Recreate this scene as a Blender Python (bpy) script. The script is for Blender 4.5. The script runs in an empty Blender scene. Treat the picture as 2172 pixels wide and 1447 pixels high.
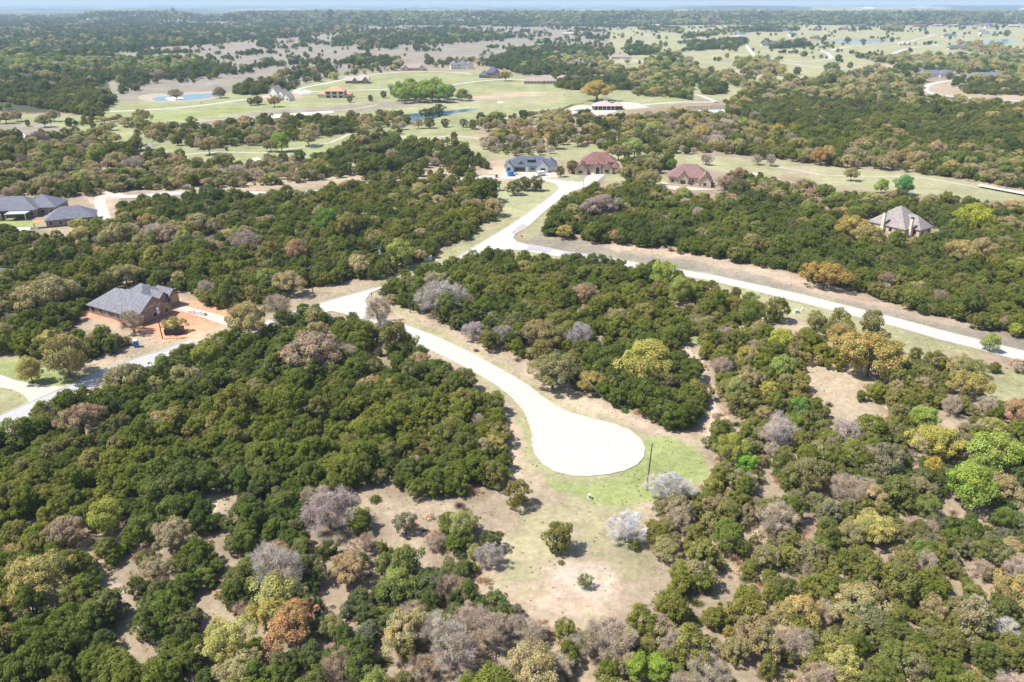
import bpy, math, random
import numpy as np
from mathutils import Vector, Matrix
random.seed(7); rng = np.random.default_rng(7)
PI = math.pi
sc = bpy.context.scene
col = sc.collection
# ------------------------------------------------------------------ camera, world, sun, exposure
IW, IH, FPX, CAMZ, HOR = 2172.0, 1447.0, 1600.0, 90.0, 5.0
PITCH = math.atan((IH / 2 - HOR) / FPX)
cd = bpy.data.cameras.new("camera"); cam = bpy.data.objects.new("camera", cd); col.objects.link(cam)
cam.location = (0, 0, CAMZ); cam.rotation_euler = (PI / 2 - PITCH, 0, 0)
cd.sensor_width = 36; cd.lens = FPX / IW * 36; cd.clip_start = 0.5; cd.clip_end = 200000
sc.camera = cam
SUN_EL, SUN_DIR = math.radians(58), Vector((1.0, 0.10, 0)).normalized()   # SUN_DIR: where shadows fall
w = bpy.data.worlds.new("World"); sc.world = w; w.use_nodes = True
nt = w.node_tree; bg = nt.nodes['Background']
sky = nt.nodes.new('ShaderNodeTexSky'); sky.sky_type = 'NISHITA'; sky.sun_disc = False
sky.sun_elevation = SUN_EL; sky.sun_rotation = math.atan2(-SUN_DIR.x, -SUN_DIR.y)
sky.air_density = 1.0; sky.dust_density = 1.0
nt.links.new(sky.outputs[0], bg.inputs[0]); bg.inputs[1].default_value = 0.115
sd = bpy.data.lights.new("sun", 'SUN'); so = bpy.data.objects.new("sun", sd); col.objects.link(so)
sd.energy = 4.9; sd.angle = math.radians(0.53); sd.color = (1.0, 0.955, 0.89)
dv = Vector((SUN_DIR.x * math.cos(SUN_EL), SUN_DIR.y * math.cos(SUN_EL), -math.sin(SUN_EL)))
so.rotation_euler = dv.to_track_quat('-Z', 'Y').to_euler(); so.location = (-100, 0, 300)
vs = sc.view_settings; vs.view_transform = 'Standard'; vs.look = 'None'; vs.exposure = 0.80; vs.gamma = 1
vs.use_curve_mapping = False
cy = sc.cycles
cy.max_bounces = 5; cy.diffuse_bounces = 3; cy.glossy_bounces = 2; cy.transmission_bounces = 2
cy.transparent_max_bounces = 4; cy.volume_bounces = 0; cy.use_denoising = True
cy.caustics_reflective = False; cy.caustics_refractive = False
sc.render.use_persistent_data = False

# ------------------------------------------------------------------ photo pixel <-> ground
cP, sP = math.cos(PITCH), math.sin(PITCH)
def at(px, py, z=0.0):
    u = (px - IW / 2) / FPX; v = (IH / 2 - py) / FPX
    dz = -sP + v * cP; dy = cP + v * sP
    t = (z - CAMZ) / dz
    return Vector((u * t, dy * t, z))
def proj(X, Y, Z):
    d = Y * cP - (Z - CAMZ) * sP
    v = (Y * sP + (Z - CAMZ) * cP) / d
    return IW / 2 + X / d * FPX, IH / 2 - v * FPX
def zdep(Y): return Y * cP + CAMZ * sP

_perm = rng.random((256, 256))
def vnoise(x, y):
    x = np.asarray(x, float); y = np.asarray(y, float)
    xi = np.floor(x).astype(int); yi = np.floor(y).astype(int)
    fx = x - xi; fy = y - yi; fx = fx * fx * (3 - 2 * fx); fy = fy * fy * (3 - 2 * fy)
    p = lambda a, b: _perm[a & 255, b & 255]
    return (p(xi, yi) * (1 - fx) + p(xi + 1, yi) * fx) * (1 - fy) + (p(xi, yi + 1) * (1 - fx) + p(xi + 1, yi + 1) * fx) * fy
def fbm(x, y, o=4):
    s = 0; a = 1; t = 0
    for i in range(o):
        s = s + a * vnoise(x * 2 ** i + 17.3 * i, y * 2 ** i + 9.1 * i); t += a; a *= .55
    return s / t
def sstep(a, b, x):
    t = np.clip((x - a) / (b - a), 0, 1); return t * t * (3 - 2 * t)
def height(X, Y):
    X = np.asarray(X, float); Y = np.asarray(Y, float)
    az = X / np.maximum(Y, 100)
    n = fbm(X / 300 + 5, Y / 300 + 3, 4) - .5
    edge = n * 420
    h = 27 * sstep(4150, 4420, Y + edge) * (1 - sstep(5200, 5600, Y + edge)) * sstep(-.535, -.50, az + n * .03) * (1 - sstep(-.41, -.37, az + n * .03)) * (1 + n * .35)
    h2 = (24 + 8 * n) * sstep(3500, 4250, Y + edge * 1.4) * (1 - sstep(6200, 6900, Y + edge)) * sstep(-.37, -.32, az + n * .03)
    m = fbm(X / 1500 + 11, Y / 4000 + 2, 3)
    h3 = (47 + 34 * (m - .5)) * sstep(8200, 9200, Y + edge * 2) * (1 - sstep(12500, 14000, Y)) * sstep(.17, .21, az)
    h4 = 30 * (m - .35) * sstep(9000, 12000, Y) * (1 - sstep(30000, 50000, Y))
    return np.maximum(np.maximum(np.maximum(h, h2), h3), np.maximum(h4, 0))

# ------------------------------------------------------------------ rasters drawn over the photo's frame
RS = 2
RW, RH = int(IW / RS), int(math.ceil(IH / RS))
def fill(arr, poly, val):
    P = np.array(poly, float) / RS
    x0, y0 = np.floor(P.min(0)).astype(int); x1, y1 = np.ceil(P.max(0)).astype(int)
    x0 = max(x0, 0); y0 = max(y0, 0); x1 = min(x1, RW - 1); y1 = min(y1, RH - 1)
    if x1 < x0 or y1 < y0: return
    gx, gy = np.meshgrid(np.arange(x0, x1 + 1) + .5, np.arange(y0, y1 + 1) + .5)
    ins = np.zeros(gx.shape, bool)
    n = len(P)
    for i in range(n):
        ax, ay = P[i]; bx, by = P[(i + 1) % n]
        if ay == by: continue
        c = ((ay > gy) != (by > gy)) & (gx < (bx - ax) * (gy - ay) / (by - ay) + ax)
        ins ^= c
    arr[y0:y1 + 1, x0:x1 + 1][ins] = val
def look(arr, px, py):
    ix = np.clip((px / RS).astype(int), 0, RW - 1); iy = np.clip((py / RS).astype(int), 0, RH - 1)
    return arr[iy, ix]

# tree cover classes
OPEN, J, JR, M, B, G, S, GO, O, D, SD, YD = range(12)
TC = np.zeros((RH, RW), np.int8)
def T(v, *p): fill(TC, p, v)
# far
T(D, (-9, 5), (2190, 5), (2190, 56), (1448, 54), (1300, 56), (800, 55), (560, 46), (300, 50), (-9, 40))
T(J, (-9, 40), (300, 46), (560, 48), (760, 56), (800, 62), (700, 76), (560, 84), (430, 96), (260, 106), (240, 118), (250, 128), (-9, 150))
T(S, (240, 112), (430, 98), (560, 86), (700, 76), (820, 54), (1300, 56), (1448, 60), (1448, 70), (1290, 78), (1290, 135), (1200, 120), (1000, 118), (860, 130), (724, 143), (650, 158), (560, 168), (500, 180), (470, 172), (300, 190), (255, 200), (235, 150))
T(OPEN, (330, 46), (480, 45), (560, 50), (500, 54), (360, 52))
T(J, (-9, 128), (210, 132), (420, 136), (520, 150), (470, 160), (330, 172), (240, 172), (215, 185), (250, 210), (215, 240), (190, 256), (-9, 238))
T(G, (-9, 128), (200, 130), (400, 128), (430, 146), (330, 160), (180, 158), (-9, 158))
T(J, (493, 200), (500, 184), (567, 168), (667, 152), (724, 141), (724, 166), (683, 176), (617, 192), (533, 203))
T(J, (724, 135), (760, 128), (850, 128), (850, 150), (770, 160), (724, 164))
T(J, (905, 128), (960, 128), (1005, 122), (1130, 114), (1224, 110), (1271, 118), (1291, 140), (1357, 160), (1448, 180), (1448, 192), (1341, 193), (1224, 193), (1176, 186), (1174, 160), (1117, 160), (1062, 148), (1010, 140), (960, 150), (905, 142))
T(M, (1220, 114), (1275, 116), (1290, 138), (1340, 152), (1420, 165), (1448, 178), (1330, 172), (1180, 140))
T(SD, (724, 72), (960, 60), (1100, 80), (1000, 92), (850, 96), (700, 100))
T(J, (1284, 100), (1448, 102), (1448, 115), (1300, 116))
T(GO, (1290, 60), (2190, 52), (2190, 157), (1960, 160), (1781, 160), (1600, 187), (1541, 200), (1470, 190), (1448, 150), (1300, 135))
T(J, (1458, 88), (1585, 88), (1560, 105), (1458, 108))
T(J, (1615, 92), (1700, 88), (1724, 100), (1640, 105))
T(G, (1874, 56), (1916, 58), (1914, 68), (1876, 66))
T(M, (1561, 133), (1600, 131), (1640, 136), (1661, 150), (1661, 163), (1600, 160), (1561, 146))
T(M, (1815, 118), (1860, 122), (1945, 128), (1945, 138), (1880, 136), (1818, 124))
T(M, (1941, 130), (2060, 122), (2172, 126), (2172, 160), (2080, 158), (1980, 156), (1880, 160), (1900, 148))
T(O, (2030, 92), (2110, 98), (2172, 112), (2172, 124), (2100, 120), (2040, 108))
T(J, (1448, 78), (1600, 58), (1700, 60), (1690, 66), (1560, 70), (1448, 84))
T(M, (2000, 165), (2090, 160), (2190, 160), (2190, 196), (2100, 198), (2020, 192))
T(J, (1080, 106), (1200, 104), (1300, 108), (1300, 122), (1200, 118), (1080, 122))
T(J, (1356, 58), (1406, 60), (1448, 64), (1448, 72), (1400, 68), (1356, 66)); T(SD, (1326, 98), (1400, 100), (1400, 118), (1330, 118))
T(M, (1371, 130), (1430, 128), (1475, 136), (1471, 156), (1420, 156), (1375, 146)); T(G, (1395, 120), (1448, 120), (1440, 130), (1400, 132))
T(G, (1341, 182), (1416, 183), (1466, 186), (1466, 212), (1430, 208), (1345, 204)); T(J, (1481, 180), (1541, 182), (1541, 200), (1490, 202))
T(M, (1306, 150), (1448, 150), (1530, 160), (1600, 172), (1600, 190), (1541, 182), (1448, 184), (1341, 190))
# golf middle
T(GO, (-9, 215), (100, 232), (200, 250), (330, 262), (520, 262), (640, 245), (724, 255), (724, 290), (640, 300), (430, 335), (300, 300), (60, 290), (-9, 295))
T(O, (205, 250), (300, 262), (290, 330), (210, 300))
T(M, (280, 262), (430, 265), (640, 250), (724, 262), (860, 244), (870, 262), (800, 278), (700, 290), (640, 300), (560, 308), (430, 318), (330, 300))
T(J, (640, 262), (724, 252), (860, 240), (872, 262), (800, 276), (700, 286))
T(O, (757, 258), (850, 252), (855, 300), (765, 300))
T(M, (-9, 285), (60, 292), (160, 290), (230, 300), (330, 322), (420, 345), (560, 350), (650, 340), (700, 352), (660, 385), (560, 395), (480, 400), (300, 405), (220, 412), (100, 425), (-9, 418))
T(B, (560, 330), (700, 340), (690, 385), (570, 392), (480, 396))
T(SD, (680, 330), (770, 285), (830, 300), (870, 300), (960, 290), (1000, 320), (1035, 340), (1042, 365), (930, 360), (800, 372), (724, 378), (640, 372))
T(SD, (750, 330), (810, 300), (960, 298), (1010, 330), (1020, 350), (900, 362), (780, 366))
T(B, (1014, 290), (1170, 300), (1180, 328), (1080, 332), (1020, 325))
T(O, (1004, 258), (1120, 245), (1250, 240), (1290, 310), (1160, 312), (1040, 290))
# right side woods
T(M, (1230, 236), (1300, 250), (1448, 236), (1540, 245), (1541, 213), (1600, 187), (1715, 175), (1781, 160), (1881, 160), (1960, 165), (1958, 205), (2015, 212), (2190, 222), (2190, 412), (2075, 387), (1948, 367), (1831, 360), (1748, 352), (1648, 340), (1515, 330), (1448, 327), (1380, 330), (1290, 325), (1240, 300))
T(J, (1560, 228), (1700, 215), (1850, 225), (2190, 238), (2190, 330), (1900, 320), (1748, 318), (1640, 290), (1580, 255))
T(B, (1448, 250), (1560, 262), (1600, 300), (1560, 318), (1448, 312), (1340, 300))
T(G, (1740, 320), (1850, 325), (1950, 330), (2100, 340), (2172, 350), (2172, 380), (1950, 352), (1760, 345))
T(YD, (1310, 335), (1420, 338), (1425, 395), (1350, 398), (1310, 375))
T(OPEN, (1948, 180), (2000, 172), (2190, 182), (2190, 222), (2015, 210), (1960, 206))
T(SD, (2010, 176), (2190, 182), (2190, 204), (2050, 200))
# F5
T(J, (215, 470), (270, 430), (440, 408), (560, 412), (640, 415), (700, 396), (800, 380), (900, 372), (990, 368), (1040, 385), (1046, 440), (1062, 452), (1045, 470), (1008, 482), (1000, 505), (940, 522), (930, 545), (880, 562), (835, 585), (760, 600), (700, 605), (623, 626), (560, 645), (513, 656), (461, 656), (421, 636), (385, 622), (300, 600), (180, 640), (210, 700), (300, 715), (250, 742), (180, 770), (60, 758), (-9, 745), (-9, 480), (60, 480), (130, 500), (180, 480))
T(M, (60, 490), (230, 460), (330, 480), (560, 500), (560, 540), (330, 545), (120, 560), (20, 540))
T(M, (870, 400), (990, 378), (1040, 400), (1040, 440), (960, 450), (870, 440))
# F4
T(J, (1150, 500), (1148, 478), (1180, 445), (1240, 398), (1330, 395), (1420, 400), (1520, 372), (1600, 368), (1680, 390), (1760, 402), (1858, 412), (1948, 420), (2125, 430), (2190, 470), (2190, 722), (2172, 718), (2070, 694), (1987, 676), (1914, 656), (1863, 635), (1793, 612), (1740, 612), (1697, 582), (1614, 568), (1517, 551), (1448, 538), (1400, 525), (1290, 520), (1230, 510))
T(OPEN, (1395, 370), (1535, 360), (1540, 398), (1520, 412), (1400, 410))
T(M, (1530, 402), (1560, 385), (1680, 395), (1780, 405), (2125, 432), (2172, 450), (2172, 470), (1960, 440), (1790, 470), (1640, 440), (1400, 440))
# F2
T(J, (817, 605), (850, 590), (930, 562), (985, 545), (1060, 528), (1115, 545), (1200, 545), (1290, 548), (1350, 570), (1400, 572), (1480, 590), (1535, 604), (1545, 640), (1500, 655), (1452, 705), (1448, 725), (1465, 765), (1490, 815), (1500, 850), (1490, 885), (1455, 915), (1410, 905), (1340, 870), (1270, 850), (1215, 835), (1150, 805), (1115, 765), (1060, 742), (1000, 715), (950, 695), (900, 668), (835, 650), (815, 625))
T(M, (1380, 620), (1500, 640), (1450, 700), (1380, 690))
# F3
T(JR, (1470, 715), (1452, 690), (1500, 650), (1560, 630), (1640, 640), (1700, 660), (1800, 690), (1900, 720), (2000, 760), (2120, 768), (2190, 760), (2190, 1460), (1280, 1460), (1270, 1400), (1300, 1350), (1390, 1270), (1430, 1210), (1420, 1190), (1380, 1140), (1372, 1090), (1420, 1050), (1480, 1035), (1508, 1000), (1500, 940), (1535, 870), (1520, 815), (1490, 762))
T(SD, (1535, 600), (1560, 615), (1640, 640), (1700, 662), (1800, 690), (1910, 722), (2000, 765), (1960, 800), (1860, 790), (1700, 770), (1640, 730), (1540, 700), (1500, 680))
T(OPEN, (1630, 648), (1710, 662), (1716, 700), (1700, 722), (1640, 712))
T(OPEN, (1704, 770), (1740, 790), (1811, 806), (1825, 845), (1794, 865), (1742, 845), (1704, 800))
T(OPEN, (1760, 865), (1860, 855), (1900, 880), (1850, 905), (1780, 900))
T(OPEN, (2050, 800), (2190, 790), (2190, 860), (2110, 845))
T(OPEN, (1895, 960), (1960, 880), (2040, 880), (2060, 905), (1960, 925))
T(OPEN, (1850, 1150), (1875, 1150), (1895, 1240), (1860, 1245))
T(OPEN, (1605, 990), (1640, 1000), (1660, 1050), (1625, 1055))
T(OPEN, (1500, 1210), (1570, 1230), (1560, 1290), (1530, 1290))
# F1 + bottom
T(J, (-9, 925), (60, 900), (110, 860), (234, 812), (340, 768), (400, 735), (480, 700), (560, 672), (640, 648), (700, 655), (760, 682), (840, 705), (880, 742), (930, 765), (985, 795), (1012, 832), (1052, 850), (1062, 885), (1076, 935), (1070, 985), (1062, 1035), (1008, 1067), (960, 1052), (886, 1062), (809, 1030), (724, 1050), (724, 1088), (860, 1095), (960, 1090), (1030, 1100), (1040, 1140), (1070, 1180), (1028, 1210), (1040, 1260), (1110, 1285), (1180, 1310), (1260, 1335), (1290, 1380), (1280, 1460), (-9, 1460))
T(JR, (724, 1088), (860, 1095), (960, 1090), (1030, 1100), (1040, 1140), (1070, 1180), (1028, 1210), (1040, 1260), (1110, 1285), (1180, 1310), (1260, 1335), (1290, 1380), (1280, 1460), (640, 1460), (640, 1180))
T(M, (870, 1092), (960, 1084), (1030, 1092), (1050, 1120), (1074, 1180), (1030, 1205), (940, 1210), (925, 1180), (885, 1130))
T(M, (90, 1110), (200, 1100), (280, 1130), (440, 1130), (460, 1180), (300, 1200), (120, 1180))
T(M, (480, 1200), (700, 1180), (760, 1240), (720, 1400), (520, 1400), (430, 1290))
T(B, (640, 1070), (740, 1080), (850, 1120), (850, 1200), (700, 1180))
T(B, (880, 1330), (1100, 1340), (1270, 1400), (1280, 1460), (800, 1460), (780, 1380))
for p in [((430, 1050), (500, 1050), (490, 1085), (440, 1090)), ((700, 1046), (860, 1062), (860, 1098), (760, 1090)),
          ((170, 1170), (215, 1180), (270, 1250), (300, 1290), (250, 1300), (235, 1260)),
          ((240, 1320), (290, 1300), (300, 1360), (350, 1385), (350, 1405), (260, 1400)),
          ((420, 1280), (500, 1250), (520, 1290), (470, 1330), (420, 1350)), ((400, 1430), (440, 1430), (470, 1460), (400, 1460)),
          ((855, 1135), (880, 1130), (925, 1185), (910, 1210), (870, 1190))]:
    T(OPEN, *p)
T(GO, (1830, 1000), (1831, 1000), (1831, 1001))

RDM = np.zeros((RH, RW), bool)     # paved ground, kept free of plants
HOUSE_CLEAR = []      # (X, Y, radius) kept free of scattered trees

# ------------------------------------------------------------------ ground colour raster (real surface colours)
DIRT = (.31, .245, .175); LITTER = (.25, .195, .14); VERGE = (.265, .25, .14); LAWN = (.225, .25, .10); PALEG = (.27, .265, .155)
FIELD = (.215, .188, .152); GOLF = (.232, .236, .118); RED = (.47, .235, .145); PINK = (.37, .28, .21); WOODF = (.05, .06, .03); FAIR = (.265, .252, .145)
GC = np.zeros((RH, RW, 3), np.float32); GC[:] = LITTER
def P(c, *p): fill(GC, p, c)
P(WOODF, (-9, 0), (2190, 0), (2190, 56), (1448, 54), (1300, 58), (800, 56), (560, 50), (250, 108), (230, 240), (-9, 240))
P(FIELD, (300, 45), (500, 44), (570, 52), (500, 56), (340, 53))
P(FIELD, (240, 112), (430, 98), (560, 86), (700, 76), (820, 54), (1300, 55), (1448, 60), (1448, 70), (1290, 78), (1290, 135), (1200, 125), (1000, 128), (724, 160), (640, 175), (500, 205), (440, 195), (300, 195), (230, 200), (235, 150))
P(FAIR, (1290, 60), (1500, 52), (2190, 46), (2190, 160), (1960, 160), (1781, 160), (1600, 192), (1541, 215), (1470, 215), (1448, 150), (1300, 135))
P(FIELD, (1750, 48), (2190, 45), (2190, 56), (1800, 57)); P(PINK, (1800, 143), (1950, 130), (1940, 146), (1850, 150))
P(PINK, (1448, 156), (1560, 148), (1640, 162), (1520, 168)); P(FIELD, (1700, 85), (1880, 80), (1900, 92), (1760, 92))
P(GOLF, (215, 200), (300, 195), (470, 200), (560, 185), (700, 165), (770, 155), (1030, 150), (1100, 160), (1180, 180), (1260, 192), (1448, 186), (1470, 215), (1340, 235), (1200, 245), (1010, 265), (1010, 330), (850, 330), (640, 350), (420, 345), (300, 320), (-9, 300), (-9, 235), (100, 250), (215, 240))
P(FAIR, (330, 250), (560, 240), (760, 218), (1000, 205), (1200, 195), (1200, 215), (1000, 240), (760, 246), (640, 262), (450, 278), (300, 290))
P(FIELD, (265, 275), (420, 258), (560, 236), (700, 226), (860, 214), (1010, 206), (1010, 214), (860, 226), (700, 238), (560, 252), (420, 268), (300, 280))
P(FIELD, (-9, 262), (100, 262), (140, 275), (60, 300), (-9, 296)); P(PINK, (1000, 205), (1100, 196), (1180, 196), (1100, 206), (960, 216))
P(FIELD, (235, 195), (330, 178), (480, 168), (500, 195), (470, 200), (300, 212), (240, 232)); P(GOLF, (250, 214), (300, 216), (440, 218), (520, 205), (510, 212), (300, 232), (240, 236))
P(PINK, (556, 196), (640, 195), (640, 212), (556, 214))
P(LAWN, (245, 246), (420, 240), (540, 224), (560, 228), (400, 255), (260, 262))
P(VERGE, (800, 292), (1010, 285), (1180, 310), (1448, 326), (1448, 345), (1330, 345), (1180, 340), (900, 345), (760, 372), (640, 360))
P(DIRT, (640, 352), (900, 348), (1060, 350), (1070, 385), (850, 378), (700, 392), (560, 405), (300, 408), (240, 400), (480, 392))
P(PINK, (1030, 340), (1070, 340), (1180, 372), (1190, 384), (1020, 382))
P(DIRT, (1000, 290), (1300, 290), (1300, 305), (1050, 312)); P(GOLF, (1060, 305), (1300, 306), (1448, 322), (1448, 335), (1200, 322), (1050, 322))
P(PALEG, (1180, 370), (1240, 372), (1240, 390), (1190, 388)); P(PALEG, (1290, 370), (1420, 372), (1440, 398), (1270, 394))
P(FAIR, (1448, 327), (1515, 330), (1648, 340), (1748, 352), (1831, 360), (1948, 367), (2075, 387), (2190, 412), (2190, 463), (2125, 427), (2048, 424), (1948, 414), (1858, 407), (1798, 400), (1741, 390), (1665, 370), (1548, 366), (1448, 352))
P(DIRT, (1640, 352), (1700, 356), (1760, 376), (1700, 372))
P(DIRT, (1960, 182), (2010, 174), (2190, 182), (2190, 216), (2015, 206), (1968, 198))
P(VERGE, (1044, 385), (1190, 385), (1190, 398), (1100, 470), (1000, 530), (918, 575), (790, 616), (700, 640), (600, 668), (460, 662), (624, 622), (724, 604), (835, 586), (880, 562), (930, 546), (940, 522), (1000, 505), (1008, 482), (1045, 470))
P(PALEG, (1040, 405), (1150, 392), (1185, 400), (1100, 440), (1046, 446))
P(DIRT, (620, 630), (724, 605), (800, 590), (840, 596), (700, 638), (600, 665), (470, 665), (510, 652))
P(VERGE, (1121, 480), (1157, 447), (1191, 420), (1214, 405), (1240, 398), (1150, 470), (1150, 500), (1095, 513))
P(FIELD, (1095, 512), (1140, 500), (1290, 520), (1448, 536), (1614, 566), (1740, 605), (1863, 635), (1987, 676), (2070, 694), (2190, 724), (2190, 750), (2060, 720), (1900, 678), (1700, 628), (1480, 578), (1300, 548), (1200, 536))
P(PINK, (1290, 512), (1448, 532), (1614, 562), (1740, 600), (1863, 632), (1987, 674), (2070, 692), (2070, 700), (1900, 662), (1740, 622), (1600, 582), (1448, 550), (1300, 530))
P(VERGE, (1200, 540), (1350, 556), (1480, 578), (1700, 628), (1900, 678), (2060, 722), (2172, 745), (2172, 752), (2060, 732), (1900, 684), (1700, 634))
P(VERGE, (1100, 520), (1200, 545), (1220, 556), (1110, 552), (1050, 540))
P(DIRT, (1420, 585), (1700, 640), (1900, 695), (2060, 745), (2150, 765), (1990, 790), (1860, 780), (1780, 800), (1680, 760), (1540, 710), (1450, 700))
P(VERGE, (1480, 590), (1700, 640), (1900, 692), (2060, 742), (2100, 760), (1900, 740), (1700, 680), (1600, 650), (1500, 620))
P(LAWN, (1448, 700), (1500, 705), (1500, 735), (1450, 735)); P(VERGE, (2040, 790), (2190, 780), (2190, 870), (2100, 850))
P(PINK, (1452, 735), (1472, 740), (1500, 800), (1525, 860), (1520, 930), (1500, 945), (1480, 930), (1510, 870), (1490, 810))
P(DIRT, (1690, 690), (1740, 790), (1815, 805), (1830, 850), (1900, 880), (1960, 880), (2060, 900), (1960, 930), (1800, 905), (1742, 850), (1700, 800))
# around the cul-de-sac
P(DIRT, (770, 600), (815, 625), (835, 650), (900, 668), (1000, 715), (1060, 742), (1115, 765), (1150, 805), (1270, 850), (1410, 905), (1500, 935), (1515, 1000), (1500, 1040), (1420, 1060), (1380, 1140), (1440, 1220), (1330, 1340), (1300, 1400), (1180, 1320), (1030, 1270), (1020, 1200), (1030, 1100), (860, 1100), (700, 1090), (700, 1040), (1000, 1070), (1060, 1030), (1070, 935), (1040, 850), (960, 790), (850, 715), (760, 680))
P(VERGE, (774, 610), (815, 628), (870, 672), (990, 735), (1080, 785), (1150, 838), (1210, 868), (1300, 890), (1370, 925), (1400, 935), (1370, 1000), (1300, 1030), (1180, 1030), (1110, 970), (1098, 900), (1080, 860), (1010, 805), (920, 760), (890, 745), (1000, 800), (1070, 850))
P(LAWN, (1366, 925), (1440, 930), (1495, 955), (1500, 1030), (1440, 1028), (1380, 1065), (1320, 1080), (1180, 1050), (1130, 990), (1180, 1015), (1290, 1020), (1366, 980))
P((.285, .25, .155), (1100, 1080), (1220, 1062), (1370, 1080), (1370, 1140), (1430, 1210), (1330, 1240), (1240, 1150), (1120, 1230), (1060, 1250), (1050, 1180))
P(PINK, (1170, 1210), (1290, 1220), (1330, 1260), (1290, 1310), (1200, 1300), (1130, 1270)); P((.385, .32, .255), (1190, 1200), (1260, 1190), (1310, 1240), (1250, 1275), (1170, 1250))
P(PINK, (1075, 880), (1100, 900), (1112, 960), (1085, 1000), (1078, 940)); P(PINK, (1160, 812), (1260, 848), (1340, 880), (1420, 912), (1490, 935), (1470, 945), (1350, 905), (1200, 850))
P(PINK, (1100, 760), (1135, 790), (1170, 830), (1140, 815))
for p in [((430, 1050), (500, 1050), (490, 1085), (440, 1090)), ((170, 1170), (215, 1180), (290, 1290), (250, 1300), (235, 1260)),
          ((240, 1320), (290, 1300), (300, 1360), (350, 1385), (350, 1405), (260, 1400)),
          ((420, 1280), (500, 1250), (520, 1290), (470, 1330), (420, 1350)), ((400, 1430), (440, 1430), (470, 1460), (400, 1460)), ((855, 1135), (880, 1130), (925, 1185), (910, 1210), (870, 1190))]:
    P(DIRT, *p)
# left house plots
P(DIRT, (150, 640), (230, 630), (372, 632), (440, 645), (520, 660), (540, 668), (505, 690), (470, 700), (400, 738), (330, 740), (270, 715), (180, 690))
P(RED, (170, 650), (210, 640), (372, 634), (430, 645), (520, 664), (505, 688), (460, 698), (400, 722), (350, 726), (300, 706), (220, 680), (180, 672))
P(DIRT, (60, 470), (230, 440), (240, 480), (120, 500)); P(LAWN, (-9, 460), (60, 458), (90, 480), (40, 492), (-9, 488)); P(PINK, (190, 400), (270, 405), (230, 445), (185, 430))
P(VERGE, (-9, 762), (60, 758), (240, 768), (390, 728), (410, 735), (234, 780), (135, 824), (60, 855), (20, 880), (-9, 884))
P(LAWN, (-9, 762), (60, 765), (130, 790), (200, 795), (135, 822), (60, 815), (0, 790)); P(VERGE, (-9, 835), (60, 845), (62, 862), (-9, 890)); P(PINK, (60, 768), (240, 760), (300, 755), (200, 785))
P(VERGE, (60, 905), (234, 808), (400, 740), (440, 735), (240, 820), (80, 905))

# ------------------------------------------------------------------ materials
def srgb(c): return c
def mat(name, color, rough=.85, metal=0.0, noise=None, emis=None):
    m = bpy.data.materials.new(name); m.use_nodes = True
    n = m.node_tree.nodes; l = m.node_tree.links; b = n['Principled BSDF']
    b.inputs['Roughness'].default_value = rough; b.inputs['Metallic'].default_value = metal
    if noise:
        sc_, amt = noise
        tc = n.new('ShaderNodeTexCoord'); t = n.new('ShaderNodeTexNoise'); t.inputs['Scale'].default_value = sc_; t.inputs['Detail'].default_value = 5
        l.new(tc.outputs['Object'], t.inputs['Vector'])
        r = n.new('ShaderNodeMapRange'); r.inputs[1].default_value = .3; r.inputs[2].default_value = .7
        r.inputs[3].default_value = 1 - amt; r.inputs[4].default_value = 1 + amt
        l.new(t.outputs['Fac'], r.inputs[0])
        mx = n.new('ShaderNodeVectorMath'); mx.operation = 'SCALE'; mx.inputs[0].default_value = color[:3]
        l.new(r.outputs[0], mx.inputs['Scale']); l.new(mx.outputs[0], b.inputs['Base Color'])
    else:
        b.inputs['Base Color'].default_value = (*color[:3], 1)
    return m
def brickmat(name, c1, c2, mortar, scale=1.0, bw=.42, bh=.14):
    m = bpy.data.materials.new(name); m.use_nodes = True
    n = m.node_tree.nodes; l = m.node_tree.links; b = n['Principled BSDF']; b.inputs['Roughness'].default_value = .9
    tc = n.new('ShaderNodeTexCoord'); sp = n.new('ShaderNodeSeparateXYZ'); l.new(tc.outputs['Object'], sp.inputs[0])
    ad = n.new('ShaderNodeMath'); ad.operation = 'ADD'; l.new(sp.outputs[0], ad.inputs[0]); l.new(sp.outputs[1], ad.inputs[1])
    cb = n.new('ShaderNodeCombineXYZ'); l.new(ad.outputs[0], cb.inputs[0]); l.new(sp.outputs[2], cb.inputs[1])
    br = n.new('ShaderNodeTexBrick'); l.new(cb.outputs[0], br.inputs['Vector'])
    br.inputs['Color1'].default_value = (*c1, 1); br.inputs['Color2'].default_value = (*c2, 1); br.inputs['Mortar'].default_value = (*mortar, 1)
    br.inputs['Scale'].default_value = scale; br.inputs['Brick Width'].default_value = bw; br.inputs['Row Height'].default_value = bh; br.inputs['Mortar Size'].default_value = .012
    no = n.new('ShaderNodeTexNoise'); no.inputs['Scale'].default_value = 1.3; no.inputs['Detail'].default_value = 4; l.new(tc.outputs['Object'], no.inputs['Vector'])
    mr = n.new('ShaderNodeMapRange'); mr.inputs[1].default_value = .3; mr.inputs[2].default_value = .7; mr.inputs[3].default_value = .75; mr.inputs[4].default_value = 1.25; l.new(no.outputs['Fac'], mr.inputs[0])
    mx = n.new('ShaderNodeVectorMath'); mx.operation = 'SCALE'; l.new(br.outputs['Color'], mx.inputs[0]); l.new(mr.outputs[0], mx.inputs['Scale'])
    l.new(mx.outputs[0], b.inputs['Base Color'])
    return m
def roofmat(name, c, v=.12):
    """shingle courses: rows by height, tabs along the slope"""
    d = tuple(x * (1 - v) for x in c); e = tuple(x * (1 + v) for x in c)
    return brickmat(name, d, e, tuple(x * .8 for x in c), 1.0, .9, .16)
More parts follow.
